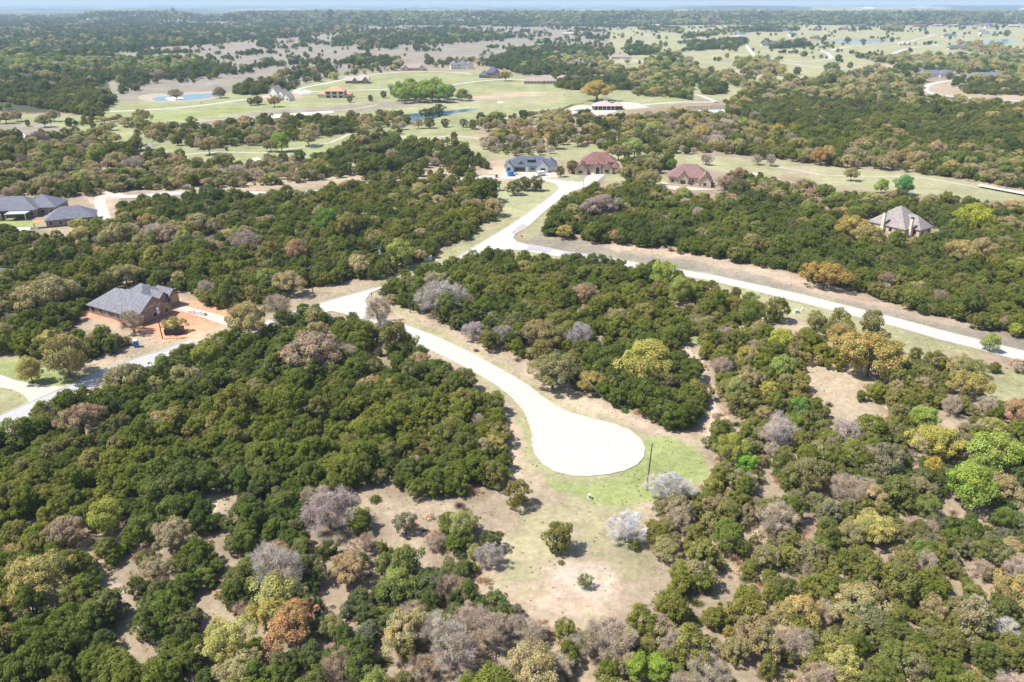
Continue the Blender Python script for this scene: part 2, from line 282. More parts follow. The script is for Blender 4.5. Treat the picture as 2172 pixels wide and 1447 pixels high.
def leafmat(name, rough=.8, trans=.22, var=.35):
    m = bpy.data.materials.new(name); m.use_nodes = True
    n = m.node_tree.nodes; l = m.node_tree.links
    for x in list(n): n.remove(x)
    out = n.new('ShaderNodeOutputMaterial')
    a = n.new('ShaderNodeAttribute'); a.attribute_type = 'INSTANCER'; a.attribute_name = 'tint'
    g = n.new('ShaderNodeAttribute'); g.attribute_type = 'GEOMETRY'; g.attribute_name = 'lv'
    mx = n.new('ShaderNodeVectorMath'); mx.operation = 'MULTIPLY'; l.new(a.outputs['Color'], mx.inputs[0]); l.new(g.outputs['Vector'], mx.inputs[1])
    df = n.new('ShaderNodeBsdfDiffuse'); tr = n.new('ShaderNodeBsdfTranslucent'); ms = n.new('ShaderNodeMixShader'); ms.inputs[0].default_value = trans
    l.new(mx.outputs[0], df.inputs[0]); l.new(mx.outputs[0], tr.inputs[0]); l.new(df.outputs[0], ms.inputs[1]); l.new(tr.outputs[0], ms.inputs[2])
    l.new(ms.outputs[0], out.inputs[0])
    return m

def ground_material():
    m = bpy.data.materials.new('ground_surface'); m.use_nodes = True
    n = m.node_tree.nodes; l = m.node_tree.links; b = n['Principled BSDF']; b.inputs['Roughness'].default_value = .95
    b.inputs['Specular IOR Level'].default_value = .1
    a = n.new('ShaderNodeVertexColor'); a.layer_name = 'cover'
    geo = n.new('ShaderNodeNewGeometry')
    def noise(s, d, lo, hi, o0, o1, rough=.6):
        t = n.new('ShaderNodeTexNoise'); t.inputs['Scale'].default_value = s; t.inputs['Detail'].default_value = d; t.inputs['Roughness'].default_value = rough
        l.new(geo.outputs['Position'], t.inputs['Vector'])
        r = n.new('ShaderNodeMapRange'); r.inputs[1].default_value = lo; r.inputs[2].default_value = hi; r.inputs[3].default_value = o0; r.inputs[4].default_value = o1
        l.new(t.outputs['Fac'], r.inputs[0]); return r.outputs[0]
    f1 = noise(.9, 6, .3, .7, .78, 1.22, .72); f2 = noise(.07, 5, .3, .7, .82, 1.18); f3 = noise(.35, 4, .35, .65, .88, 1.12)
    m1 = n.new('ShaderNodeMath'); m1.operation = 'MULTIPLY'; l.new(f1, m1.inputs[0]); l.new(f2, m1.inputs[1])
    m2 = n.new('ShaderNodeMath'); m2.operation = 'MULTIPLY'; l.new(m1.outputs[0], m2.inputs[0]); l.new(f3, m2.inputs[1])
    v = n.new('ShaderNodeVectorMath'); v.operation = 'SCALE'; l.new(a.outputs['Color'], v.inputs[0]); l.new(m2.outputs[0], v.inputs['Scale'])
    # pale limestone chips and dry straw patches
    f4 = noise(.018, 5, .32, .68, .84, 1.16, .65); m3 = n.new('ShaderNodeMath'); m3.operation = 'MULTIPLY'; l.new(m2.outputs[0], m3.inputs[0]); l.new(f4, m3.inputs[1]); l.new(m3.outputs[0], v.inputs['Scale'])
    chips = noise(1.5, 5, .585, .68, 0, .7, .78)
    mixc = n.new('ShaderNodeMix'); mixc.data_type = 'RGBA'; l.new(chips, mixc.inputs[0]); l.new(v.outputs[0], mixc.inputs[6]); mixc.inputs[7].default_value = (.46, .38, .31, 1)
    gr = noise(.22, 7, .48, .68, 0, .6, .72)
    mixg = n.new('ShaderNodeMix'); mixg.data_type = 'RGBA'; l.new(gr, mixg.inputs[0]); l.new(mixc.outputs[2], mixg.inputs[6]); 
    grc = n.new('ShaderNodeVectorMath'); grc.operation = 'MULTIPLY'; l.new(mixc.outputs[2], grc.inputs[0]); grc.inputs[1].default_value = (.84, .96, .70)
    l.new(grc.outputs[0], mixg.inputs[7]); l.new(mixg.outputs[2], b.inputs['Base Color'])
    bt = n.new('ShaderNodeTexNoise'); bt.inputs['Scale'].default_value = 1.2; bt.inputs['Detail'].default_value = 7; bt.inputs['Roughness'].default_value = .7; l.new(geo.outputs['Position'], bt.inputs['Vector'])
    bp = n.new('ShaderNodeBump'); bp.inputs['Strength'].default_value = .6; bp.inputs['Distance'].default_value = .25; l.new(bt.outputs['Fac'], bp.inputs['Height']); l.new(bp.outputs[0], b.inputs['Normal'])
    return m
def concrete(name, c, crack=True):
    m = bpy.data.materials.new(name); m.use_nodes = True
    n = m.node_tree.nodes; l = m.node_tree.links; b = n['Principled BSDF']; b.inputs['Roughness'].default_value = .8
    geo = n.new('ShaderNodeNewGeometry')
    t = n.new('ShaderNodeTexNoise'); t.inputs['Scale'].default_value = .25; t.inputs['Detail'].default_value = 8; t.inputs['Roughness'].default_value = .65; l.new(geo.outputs['Position'], t.inputs['Vector'])
    r = n.new('ShaderNodeMapRange'); r.inputs[1].default_value = .3; r.inputs[2].default_value = .7; r.inputs[3].default_value = .94; r.inputs[4].default_value = 1.05; l.new(t.outputs['Fac'], r.inputs[0])
    wv = n.new('ShaderNodeTexWave'); wv.wave_type = 'RINGS'; wv.inputs['Scale'].default_value = .12; wv.inputs['Distortion'].default_value = 6; wv.inputs['Detail'].default_value = 3; l.new(geo.outputs['Position'], wv.inputs['Vector'])
    r2 = n.new('ShaderNodeMapRange'); r2.inputs[1].default_value = .0; r2.inputs[2].default_value = .06; r2.inputs[3].default_value = .985 if crack else 1; r2.inputs[4].default_value = 1; l.new(wv.outputs['Fac'], r2.inputs[0])
    vo = n.new('ShaderNodeTexVoronoi'); vo.feature = 'DISTANCE_TO_EDGE'; vo.inputs['Scale'].default_value = .2; l.new(geo.outputs['Position'], vo.inputs['Vector'])
    r3 = n.new('ShaderNodeMapRange'); r3.inputs[1].default_value = .0; r3.inputs[2].default_value = .008; r3.inputs[3].default_value = .86 if crack else 1; r3.inputs[4].default_value = 1; l.new(vo.outputs['Distance'], r3.inputs[0])
    a = n.new('ShaderNodeMath'); a.operation = 'MULTIPLY'; l.new(r.outputs[0], a.inputs[0]); l.new(r2.outputs[0], a.inputs[1])
    a2 = n.new('ShaderNodeMath'); a2.operation = 'MULTIPLY'; l.new(a.outputs[0], a2.inputs[0]); l.new(r3.outputs[0], a2.inputs[1])
    v = n.new('ShaderNodeVectorMath'); v.operation = 'SCALE'; v.inputs[0].default_value = c; l.new(a2.outputs[0], v.inputs['Scale']); l.new(v.outputs[0], b.inputs['Base Color'])
    return m
MT = dict(
    ground=ground_material(), road=concrete('pale_concrete', (.385, .368, .335)), grayroad=concrete('gray_concrete', (.335, .325, .31)), kerb=mat('kerb_concrete', (.40, .38, .33), noise=(.8, .12)),
    patch=mat('gray_paving', (.30, .28, .28), noise=(.5, .15)), drive=concrete('driveway_concrete', (.40, .355, .30), False), path=mat('path_concrete', (.38, .34, .28), noise=(.2, .1)),
    sand=mat('bunker_sand', (.74, .68, .57), noise=(.2, .06)), bark=mat('bark', (.10, .085, .07), noise=(3, .3)), graybark=mat('gray_bark', (.20, .18, .17), noise=(3, .3)),
    pole=mat('pole_wood', (.10, .065, .045), noise=(2, .3)), metal=mat('galvanised_metal', (.62, .64, .66), .4, .6), dark=mat('dark_metal', (.03, .03, .035), .5), wire=mat('wire_metal', (.45, .45, .46), .5, .3),
    white=mat('white_paint', (.78, .77, .74), .6, noise=(1, .05)), glass=mat('window_glass', (.03, .04, .05), .08), trim=mat('pale_trim', (.62, .56, .48), .7),
    green=mat('cabinet_green', (.42, .48, .44), .55), blue=mat('blue_paint', (.02, .17, .45), .45), redp=mat('red_paint', (.42, .05, .03), .5), orange=mat('orange_awning', (.75, .20, .04), .7),
    wrap=mat('green_sheathing', (.16, .36, .24), .8, noise=(2, .1)), cream=mat('limestone', (.62, .53, .39), .9, noise=(1.5, .2)), tyre=mat('tyre_rubber', (.02, .02, .02), .9),
    wood=mat('weathered_wood', (.20, .15, .11), .9, noise=(2, .3)), woodlight=mat('timber', (.42, .30, .17), .85, noise=(2, .2)), junk=mat('building_debris', (.45, .40, .33), .9, noise=(3, .5)),
    roof_gray=roofmat('gray_shingle', (.155, .155, .175)), roof_taupe=roofmat('taupe_shingle', (.235, .205, .195)), roof_dark=roofmat('dark_shingle', (.13, .135, .165)), roof_blue=roofmat('slate_blue_shingle', (.085, .095, .13)),
    roof_red=roofmat('red_tile', (.185, .088, .075)), roof_maroon=roofmat('maroon_tile', (.205, .115, .105)), roof_orange=roofmat('orange_tile', (.52, .25, .15)), roof_brown=roofmat('brown_shingle', (.30, .235, .20)),
    roof_pink=roofmat('pale_brown_shingle', (.40, .32, .30)),
    brick=brickmat('brown_brick', (.20, .125, .10), (.30, .20, .16), (.38, .33, .28)), stone=brickmat('tan_stone', (.46, .35, .25), (.58, .46, .34), (.5, .42, .34), 1, .6, .3),
    whitestone=brickmat('white_stone', (.62, .58, .52), (.74, .71, .66), (.6, .56, .5), 1, .6, .3), whiteb=mat('white_stucco', (.74, .71, .66), .9, noise=(1, .06)),
    twigs=leafmat('twigs', trans=.05), leaves=leafmat('leaves', trans=.34),
)
def water_material():
    m = bpy.data.materials.new('pond_water'); m.use_nodes = True
    n = m.node_tree.nodes; l = m.node_tree.links; b = n['Principled BSDF']
    b.inputs['Base Color'].default_value = (.02, .09, .15, 1); b.inputs['Roughness'].default_value = .12
    geo = n.new('ShaderNodeNewGeometry'); t = n.new('ShaderNodeTexNoise'); t.inputs['Scale'].default_value = .8; t.inputs['Detail'].default_value = 3
    l.new(geo.outputs['Position'], t.inputs['Vector']); bp = n.new('ShaderNodeBump'); bp.inputs['Strength'].default_value = .3; bp.inputs['Distance'].default_value = .1
    l.new(t.outputs['Fac'], bp.inputs['Height']); l.new(bp.outputs[0], b.inputs['Normal'])
    return m
MT['water'] = water_material()

# ------------------------------------------------------------------ mesh helpers
class MB:
    def __init__(s): s.v = []; s.f = []; s.m = []; s.mi = 0
    def poly(s, pts):
        k = len(s.v); s.v += [tuple(p) for p in pts]; s.f.append(tuple(range(k, k + len(pts)))); s.m.append(s.mi)
    def mesh(s, pts, faces):
        k = len(s.v); s.v += [tuple(p) for p in pts]
        for f in faces: s.f.append(tuple(k + i for i in f)); s.m.append(s.mi)
    def box(s, x0, y0, z0, x1, y1, z1):
        s.mesh([(x0, y0, z0), (x1, y0, z0), (x1, y1, z0), (x0, y1, z0), (x0, y0, z1), (x1, y0, z1), (x1, y1, z1), (x0, y1, z1)],
               [(3, 2, 1, 0), (4, 5, 6, 7), (0, 1, 5, 4), (1, 2, 6, 5), (2, 3, 7, 6), (3, 0, 4, 7)])
    def tube(s, a, b, ra, rb, n=8, cap=True):
        a = Vector(a); b = Vector(b); d = (b - a)
        if d.length < 1e-6: return
        d.normalize(); u = d.orthogonal().normalized(); w_ = d.cross(u); k = len(s.v)
        for c, r in ((a, ra), (b, rb)):
            for i in range(n):
                t = 2 * PI * i / n; s.v.append(tuple(c + u * math.cos(t) * r + w_ * math.sin(t) * r))
        for i in range(n):
            j = (i + 1) % n; s.f.append((k + i, k + j, k + n + j, k + n + i)); s.m.append(s.mi)
        if cap: s.f.append(tuple(k + n + i for i in range(n))); s.m.append(s.mi); s.f.append(tuple(k + n - 1 - i for i in range(n))); s.m.append(s.mi)
    def build(s, name, mats, parent=None, bevel=0):
        me = bpy.data.meshes.new(name); me.from_pydata(s.v, [], s.f); me.update()
        for x in (mats if isinstance(mats, (list, tuple)) else [mats]): me.materials.append(x)
        if any(s.m): me.polygons.foreach_set('material_index', s.m)
        o = bpy.data.objects.new(name, me); col.objects.link(o)
        if parent: o.parent = parent
        if bevel:
            md = o.modifiers.new('bevel', 'BEVEL'); md.width = bevel; md.segments = 2; md.limit_method = 'ANGLE'
        return o
def tag(o, label=None, cat=None, group=None, kind=None):
    if label: o['label'] = label
    if cat: o['category'] = cat
    if group: o['group'] = group
    if kind: o['kind'] = kind
    return o
def empty(name, loc, rz=0):
    o = bpy.data.objects.new(name, None); col.objects.link(o); o.location = loc; o.rotation_euler = (0, 0, rz); o.empty_display_size = 1; return o

# ------------------------------------------------------------------ ground sheet
def blur(a, r):
    k = 2 * r + 1
    for ax in (0, 1):
        p_ = [(0, 0)] * 3; p_[ax] = (r + 1, r); c_ = np.cumsum(np.pad(a, p_, mode='edge'), axis=ax)
        a = (np.take(c_, np.arange(k, c_.shape[ax]), ax) - np.take(c_, np.arange(0, c_.shape[ax] - k), ax)) / k
    return a
_n0 = int(430 / RS); _b = blur(blur(GC[_n0 - 20:].astype(np.float64), 3), 2)[20:]; GC[:] = blur(GC.astype(np.float64), 1); GC[_n0:] = _b
def build_ground():
    rows = [-300, -150, -60, 0, 30, 50]
    py = 1600.0; pr = []
    while py > 60: pr.append(py); py -= 4.0 if py > 420 else (3.0 if py > 200 else 1.6)
    rows += [at(1086, p).y for p in pr if at(1086, p).y > 55]
    y = rows[-1]
    while y < 7200: y += 55; rows.append(y)
    while y < 14500: y += 220; rows.append(y)
    while y < 60000: y *= 1.09; rows.append(y)
    rows = np.array(rows)
    ups = np.concatenate([np.linspace(-2.6, -.95, 24)[:-1], np.arange(-1330, 1331, 4.0) / FPX * 1.0, np.linspace(.95, 2.6, 24)[1:]])
    ups = np.unique(np.round(ups, 5))
    U, Y = np.meshgrid(ups, rows)
    Z = np.maximum(zdep(Y), 110)
    X = U * Z; H = height(X, Y); 
    wn = 5.0 + Y / 250
    wx = (fbm(X / 5, Y / 5, 3) - .5) * wn; wy = (fbm(X / 5 + 40, Y / 5 + 70, 3) - .5) * wn
    Yc = np.maximum(Y, 20)
    px, pyy = proj(X + wx, Yc + wy, H)
    ppx = px
    c = look(GC, np.clip(ppx, 0, IW - 1), np.clip(pyy, 0, IH - 1)).astype(float)
    # distant land: patchwork of woods and pasture
    far = sstep(3200, 3600, Y)
    a = fbm(X / 420 + 3, Y / 900 + 8, 5); bb = fbm(X / 130, Y / 260 + 30, 4)
    woods = np.array(WOODF)[None, None] * (0.8 + .9 * bb[..., None])
    past = np.array((.24, .24, .14))[None, None] * np.ones_like(woods)
    t = sstep(.57, .66, a)[..., None]
    fc = woods * (1 - t) + past * t
    bare = sstep(.70, .74, fbm(X / 200 + 50, Y / 300 + 18, 3))[..., None] * (H > 5)[..., None]
    fc = fc * (1 - bare) + np.array((.5, .44, .36)) * bare
    keep = (pyy > 41) & (pyy < 60) & (H < 4)
    fw = (far * (~keep))[..., None]
    c = c * (1 - fw) + fc * fw
    nv = X.size
    me = bpy.data.meshes.new('ground')
    co = np.stack([X.ravel(), Y.ravel(), H.ravel()], 1).astype(np.float32)
    R, C = X.shape
    i = np.arange(R - 1)[:, None] * C + np.arange(C - 1)[None]
    q = np.stack([i, i + 1, i + C + 1, i + C], -1).reshape(-1, 4)
    me.vertices.add(nv); me.vertices.foreach_set('co', co.ravel())
    me.loops.add(q.size); me.loops.foreach_set('vertex_index', q.ravel())
    me.polygons.add(len(q)); me.polygons.foreach_set('loop_start', np.arange(len(q)) * 4)
    me.update(calc_edges=True)
    at_ = me.color_attributes.new('cover', 'FLOAT_COLOR', 'POINT')
    rgba = np.ones((nv, 4), np.float32); rgba[:, :3] = c.reshape(-1, 3); at_.data.foreach_set('color', rgba.ravel())
    me.materials.append(MT['ground'])
    me.polygons.foreach_set('use_smooth', np.ones(len(q), bool))
    o = bpy.data.objects.new('ground', me); col.objects.link(o); tag(o, kind='structure')
build_ground()

# ------------------------------------------------------------------ sheets: roads, paths, water, sand
def smooth(pts, closed=False, n=5):
    P_ = [Vector((p[0], p[1])) for p in pts]; out = []; m = len(P_)
    for i in range(m if closed else m - 1):
        g = (lambda k: P_[k % m]) if closed else (lambda k: P_[min(max(k, 0), m - 1)])
        a, b, c, d = g(i - 1), g(i), g(i + 1), g(i + 2)
        for k in range(n):
            t = k / n; out.append(.5 * ((2 * b) + (c - a) * t + (2 * a - 5 * b + 4 * c - d) * t * t + (3 * b - a - 3 * c + d) * t ** 3))
    if not closed: out.append(P_[-1])
    return out
def sheet(name, pix, material, z=.04, kind='structure', sm=False, label=None, cat=None):
    if name != 'trail': fill(RDM, pix, True)
    w_ = [at(*p) for p in pix]
    if sm: w_ = [Vector((q.x, q.y, 0)) for q in smooth([(p.x, p.y) for p in w_], True, 6)]
    m = MB(); n = len(w_)
    import mathutils.geometry as mg
    tri = mg.tessellate_polygon([[Vector((p.x, p.y, 0)) for p in w_]])
    m.v = [(p.x, p.y, z) for p in w_]
    for t in tri:
        a, b, c = [w_[i] for i in t]
        if (b - a).cross(c - a).z < 0: t = t[::-1]
        m.f.append(tuple(t)); m.m.append(0)
    o = m.build(name, material); 
    tag(o, label, cat, kind=kind); return o
def ribbon(name, pix, width, material, z=.05, kerb=False, n=6):
    w_ = [at(*p) for p in pix]; c = smooth([(p.x, p.y) for p in w_], False, n)
    L, Rr = [], []
    for i, p in enumerate(c):
        d = (c[min(i + 1, len(c) - 1)] - c[max(i - 1, 0)]).normalized(); nn = Vector((-d.y, d.x))
        L.append(p + nn * width / 2); Rr.append(p - nn * width / 2)
    fill(RDM, [proj(p.x, p.y, 0) for p in L + Rr[::-1]], True)
    m = MB()
    m.v = [(p.x, p.y, z) for p in L] + [(p.x, p.y, z) for p in Rr]; k = len(L)
    m.f = [(i + 1, i, k + i, k + i + 1)[::1] for i in range(k - 1)]; m.m = [0] * (k - 1)
    # wind upward
    m.f = [f if (Vector(m.v[f[1]]) - Vector(m.v[f[0]])).cross(Vector(m.v[f[2]]) - Vector(m.v[f[0]])).z > 0 else f[::-1] for f in m.f]
    o = m.build(name, material); tag(o, kind='structure')
    if kerb:
        curb(L); curb(Rr)
    return L, Rr
def curb(line, closed=False, w_=.32, h=.14):
    m = MB(); n = len(line); ring = []
    for i, p in enumerate(line):
        a = line[i - 1] if (i > 0 or closed) else p; b = line[(i + 1) % n] if (i < n - 1 or closed) else p
        d = (b - a); d = d.normalized() if d.length > 0 else Vector((1, 0)); nn = Vector((-d.y, d.x))
        q0 = p - nn * w_ / 2; q1 = p + nn * w_ / 2
        ring.append([(q0.x, q0.y, .0), (q0.x, q0.y, h), (q1.x, q1.y, h), (q1.x, q1.y, 0)])
    m.v = [v for r in ring for v in r]
    for i in range(n if closed else n - 1):
        j = (i + 1) % n
        for k in range(3): m.f.append((4 * i + k, 4 * i + k + 1, 4 * j + k + 1, 4 * j + k)); m.m.append(0)
    o = m.build('kerb', MT['kerb']); tag(o, kind='structure')
roadA = [(1024, 372), (1077, 375), (1154, 378), (1200, 384), (1232, 386), (1254, 366), (1287, 368), (1275, 378), (1250, 396), (1236, 400), (1214, 406), (1191, 420), (1157, 447), (1121, 480), (1092, 497), (1088, 505), (1095, 513), (1119, 519), (1160, 527), (1230, 538), (1300, 549), (1365, 560), (1440, 572), (1500, 581), (1586, 600), (1700, 625), (1800, 650), (1900, 675), (2000, 702), (2080, 722), (2200, 752), (2200, 775), (2066, 738), (2000, 722), (1900, 693), (1800, 668), (1700, 642), (1586, 614), (1500, 594), (1440, 584), (1365, 573), (1300, 562), (1230, 550), (1160, 541), (1110, 532), (1065, 529), (1020, 543), (960, 566), (900, 584), (850, 598), (814, 609), (784, 623), (774, 638), (778, 652), (798, 669), (838, 684),
         (858, 689), (925, 714), (992, 746), (1042, 773), (1085, 797), (1119, 818), (1149, 841), (1176, 860), (1209, 876), (1259, 889), (1300, 899), (1335, 913), (1357, 931), (1367, 950), (1364, 970), (1350, 986), (1325, 998), (1290, 1006), (1251, 1010), (1215, 1009), (1178, 1000), (1152, 984), (1137, 965), (1130, 945), (1129, 920), (1122, 894), (1110, 870), (1085, 841), (1055, 818), (1015, 794), (978, 774), (925, 748), (885, 729), (841, 709), (800, 695), (764, 680), (735, 667), (705, 660), (640, 672), (560, 700), (480, 730), (420, 752), (380, 762), (340, 748), (400, 732), (480, 708), (560, 682), (640, 655), (700, 637), (724, 630), (791, 612), (858, 595), (918, 570), (968, 547), (998, 528), (1045, 500), (1078, 480), (1107, 460), (1154, 427), (1181, 405), (1187, 397), (1176, 389), (1154, 384), (1077, 380), (1024, 380)]
sheet('concrete_road', roadA, MT['road'], .05)
curb([Vector((q.x, q.y)) for q in [at(*p) for p in roadA]], True)
sheet('cross_road', [(-60, 905), (0, 881), (135, 822), (234, 777), (337, 745), (400, 720), (430, 738), (390, 752), (330, 780), (234, 806), (135, 850), (40, 898), (-60, 940)], MT['grayroad'], .045)
curb([Vector((at(*p).x, at(*p).y)) for p in [(-60, 905), (0, 881), (135, 822), (234, 777), (337, 745), (400, 720)]])
curb([Vector((at(*p).x, at(*p).y)) for p in [(390, 752), (330, 780), (234, 806), (135, 850), (40, 898), (-60, 940)]])
sheet('driveway', [(-20, 790), (0, 795), (37, 808), (84, 817), (138, 820), (64, 856), (50, 838), (30, 828), (0, 822), (-20, 822)], MT['drive'], .06)
sheet('driveway', [(372, 656), (387, 648), (505, 678), (482, 692), (430, 674)], MT['drive'], .03)
sheet('concrete_slab', [(203, 653), (236, 660), (226, 669), (203, 663)], MT['drive'], .03)
sheet('road_paving', [(1090, 498), (1084, 493), (1108, 475), (1122, 480)], MT['patch'], .058)
sheet('road_paving', [(1122, 518), (1172, 527), (1168, 536), (1118, 531)], MT['patch'], .058)
sheet('road_paving', [(1196, 533), (1222, 537), (1216, 547), (1190, 544)], MT['patch'], .058)
sheet('driveway', [(1405, 385), (1425, 392), (1480, 398), (1520, 402), (1440, 405), (1400, 395)], MT['drive'], .03)
sheet('driveway', [(1070, 358), (1180, 366), (1190, 376), (1150, 378), (1060, 374)], MT['drive'], .03)
ribbon('road_far_side', [(1024, 376), (940, 385), (860, 390), (760, 398), (640, 409), (560, 410), (440, 408), (340, 412), (270, 417), (230, 412)], 7, MT['road'], .04)
ribbon('driveway', [(230, 408), (212, 425), (218, 450), (225, 470)], 5, MT['drive'], .03)
for nm, w_, pts in [
    ('golf_road', 7, [(232, 237), (300, 234), (367, 230), (433, 223), (520, 211), (580, 203), (627, 197), (667, 195), (744, 192), (834, 189), (900, 185), (954, 180), (1011, 173), (1061, 169), (1104, 169), (1125, 172)]),
    ('golf_road', 7, [(627, 196), (632, 190), (653, 184), (697, 176), (740, 166), (768, 161), (837, 154), (911, 152), (971, 154), (1000, 158)]),
    ('cart_path', 3, [(700, 303), (724, 293), (744, 285), (784, 285), (851, 290), (917, 293), (957, 288), (1014, 294), (1050, 305), (1080, 314)]),
    ('cart_path', 3, [(377, 331), (433, 324), (500, 323), (560, 324), (633, 313), (700, 303)]),
    ('cart_path', 3, [(280, 282), (420, 258), (600, 243), (740, 232), (800, 222)]),
    ('cart_path', 4, [(33, 272), (43, 283), (60, 300), (77, 308)]),
    ('cart_path', 3.5, [(1061, 253), (1097, 245), (1141, 235), (1191, 228)]),
    ('pool_road', 7, [(1320, 222), (1341, 226), (1371, 222), (1434, 217), (1475, 217), (1525, 217)]),
    ('pool_road', 6, [(1455, 199), (1478, 201), (1501, 209), (1524, 218)]),
    ('subdivision_road', 8, [(1585, 96), (1586, 102), (1596, 113), (1606, 120), (1635, 124), (1695, 131), (1748, 127), (1763, 123), (1755, 113), (1738, 106)]),
    ('subdivision_road', 8, [(1633, 133), (1681, 136), (1738, 143), (1831, 146), (1941, 142)]),
    ('subdivision_road', 8, [(1761, 108), (1800, 99), (1881, 92), (1928, 88), (1942, 84), (1965, 79), (1981, 73)]),
    ('subdivision_road', 8, [(1930, 88), (1970, 91), (1990, 97)]),
    ('subdivision_road', 8, [(2000, 100), (1975, 99), (1948, 100), (1915, 106), (1898, 113), (1912, 120), (1948, 123), (2015, 126), (2081, 127), (2148, 125), (2200, 126)]),
    ('subdivision_road', 8, [(2098, 113), (2135, 117), (2200, 124)]),
    ('subdivision_road', 9, [(2040, 168), (1995, 174), (1968, 181), (1961, 190), (1975, 198), (2015, 204), (2081, 209), (2200, 216)]),
    ('subdivision_road', 8, [(1264, 135), (1317, 131), (1360, 132)]), ('subdivision_road', 8, [(1340, 127), (1365, 131), (1400, 134), (1448, 134)]),
    ('subdivision_road', 8, [(1377, 153), (1407, 147), (1431, 140), (1465, 138)]), ('subdivision_road', 8, [(1354, 72), (1391, 77), (1431, 82), (1470, 86)]),
    ('subdivision_road', 8, [(767, 88), (810, 88), (857, 89), (900, 92)]), ('subdivision_road', 8, [(1660, 84), (1720, 80), (1800, 84), (1880, 84)]),
    ('subdivision_road', 8, [(1448, 91), (1480, 86), (1470, 82)]), ('subdivision_road', 8, [(2000, 74), (2060, 70), (2172, 68)]),
    ('cart_path', 2.0, [(1648, 355), (1700, 362), (1760, 372), (1850, 374), (1948, 376), (2015, 387), (2081, 399)]),
]: ribbon(nm, pts, w_, MT['road'] if 'road' in nm else MT['path'], .05 if 'road' in nm else .03)
sheet('parking_court', [(1290, 222), (1320, 216), (1350, 218), (1378, 228), (1340, 232), (1300, 232)], MT['drive'], .03)
sheet('pool_deck', [(1200, 232), (1230, 222), (1290, 228), (1310, 236), (1280, 245), (1220, 246)], MT['drive'], .035)
sheet('road_court', [(627, 199), (645, 190), (665, 194), (655, 199)], MT['road'], .065)
for pts in [[(573, 247), (585, 243), (600, 242), (640, 240), (668, 238), (700, 236), (707, 238), (680, 241), (650, 243), (617, 248), (590, 250), (577, 249)],
            [(427, 274), (450, 271), (462, 274), (450, 279), (430, 279)], [(530, 338), (545, 335), (553, 338), (545, 341)], [(1645, 173), (1665, 172), (1660, 176), (1646, 176)],
            [(1055, 217), (1064, 216), (1068, 218), (1058, 219)], [(1585, 372 - 5), (1615, 368), (1610, 372)]]:
    sheet('sand_bunker', pts, MT['sand'], .06, sm=True)
sheet('pond_bank', [(292, 208), (310, 200), (360, 198), (458, 194), (468, 201), (455, 209), (420, 214), (365, 217), (318, 215)], mat('pond_bank_soil', (.30, .25, .185), noise=(.1, .15)), .02, sm=True)
sheet('pond_water', [(322, 211), (335, 206), (358, 204), (393, 201), (450, 198), (458, 200), (448, 206), (417, 211), (372, 214), (335, 214)], MT['water'], .05, sm=True)
sheet('pond_island', [(352, 208), (370, 205), (388, 208), (384, 212), (360, 213)], MT['sand'], .08, sm=True)
sheet('creek_water', [(824, 245), (864, 242), (891, 240), (944, 236), (1001, 231), (1011, 233), (957, 242), (924, 250), (884, 257), (871, 256), (857, 247)], MT['water'], .05, sm=True)
sheet('pond_water', [(1768, 87), (1815, 86), (1875, 91), (1848, 93), (1781, 92)], MT['water'], .07, sm=True)
sheet('pond_water', [(2021, 88), (2081, 85), (2148, 84), (2148, 92), (2098, 94), (2041, 92)], MT['water'], .07, sm=True)
sheet('trail', [(1452, 735), (1462, 735), (1475, 765), (1500, 812), (1519, 860), (1520, 900), (1508, 935), (1498, 925), (1508, 880), (1502, 850), (1488, 815), (1465, 768)], mat('trail_soil', (.43, .33, .26), noise=(.6, .2)), .015, sm=True)

# haze: one even volume round camera and land
hb = MB(); hb.box(-75000, -2000, -1, 75000, 75000, 112)
ho = hb.build('haze', bpy.data.materials.new('haze_air')); hm = ho.data.materials[0]; hm.use_nodes = True
hn = hm.node_tree.nodes
for x in list(hn): hn.remove(x)
pv = hn.new('ShaderNodeVolumePrincipled'); hout = hn.new('ShaderNodeOutputMaterial'); hm.node_tree.links.new(pv.outputs[0], hout.inputs['Volume'])
pv.inputs['Color'].default_value = (.60, .78, 1, 1); pv.inputs['Density'].default_value = 8.5e-5; pv.inputs['Anisotropy'].default_value = 0
tag(ho, kind='stuff', label='pale blue haze lying over the distant land')

# ------------------------------------------------------------------ houses
def hiproof(mb, x0, y0, x1, y1, ez, rise, oh=.5, th=.18):
    x0 -= oh; y0 -= oh; x1 += oh; y1 += oh; w_, d = x1 - x0, y1 - y0; h = min(w_, d) / 2
    if w_ >= d: r = [(x0 + h, (y0 + y1) / 2), (x1 - h, (y0 + y1) / 2)]
    else: r = [((x0 + x1) / 2, y0 + h), ((x0 + x1) / 2, y1 - h)]
    b = [(x0, y0), (x1, y0), (x1, y1), (x0, y1)]; V = [(x, y, ez - th) for x, y in b] + [(x, y, ez) for x, y in b] + [(x, y, ez + rise) for x, y in r]
    F = [(3, 2, 1, 0)] + [(i, (i + 1) % 4, 4 + (i + 1) % 4, 4 + i) for i in range(4)]
    if w_ >= d: F += [(4, 5, 9, 8), (6, 7, 8, 9), (5, 6, 9), (7, 4, 8)]
    else: F += [(5, 6, 9, 8), (7, 4, 8, 9), (4, 5, 8), (6, 7, 9)]
    mb.mesh(V, F)
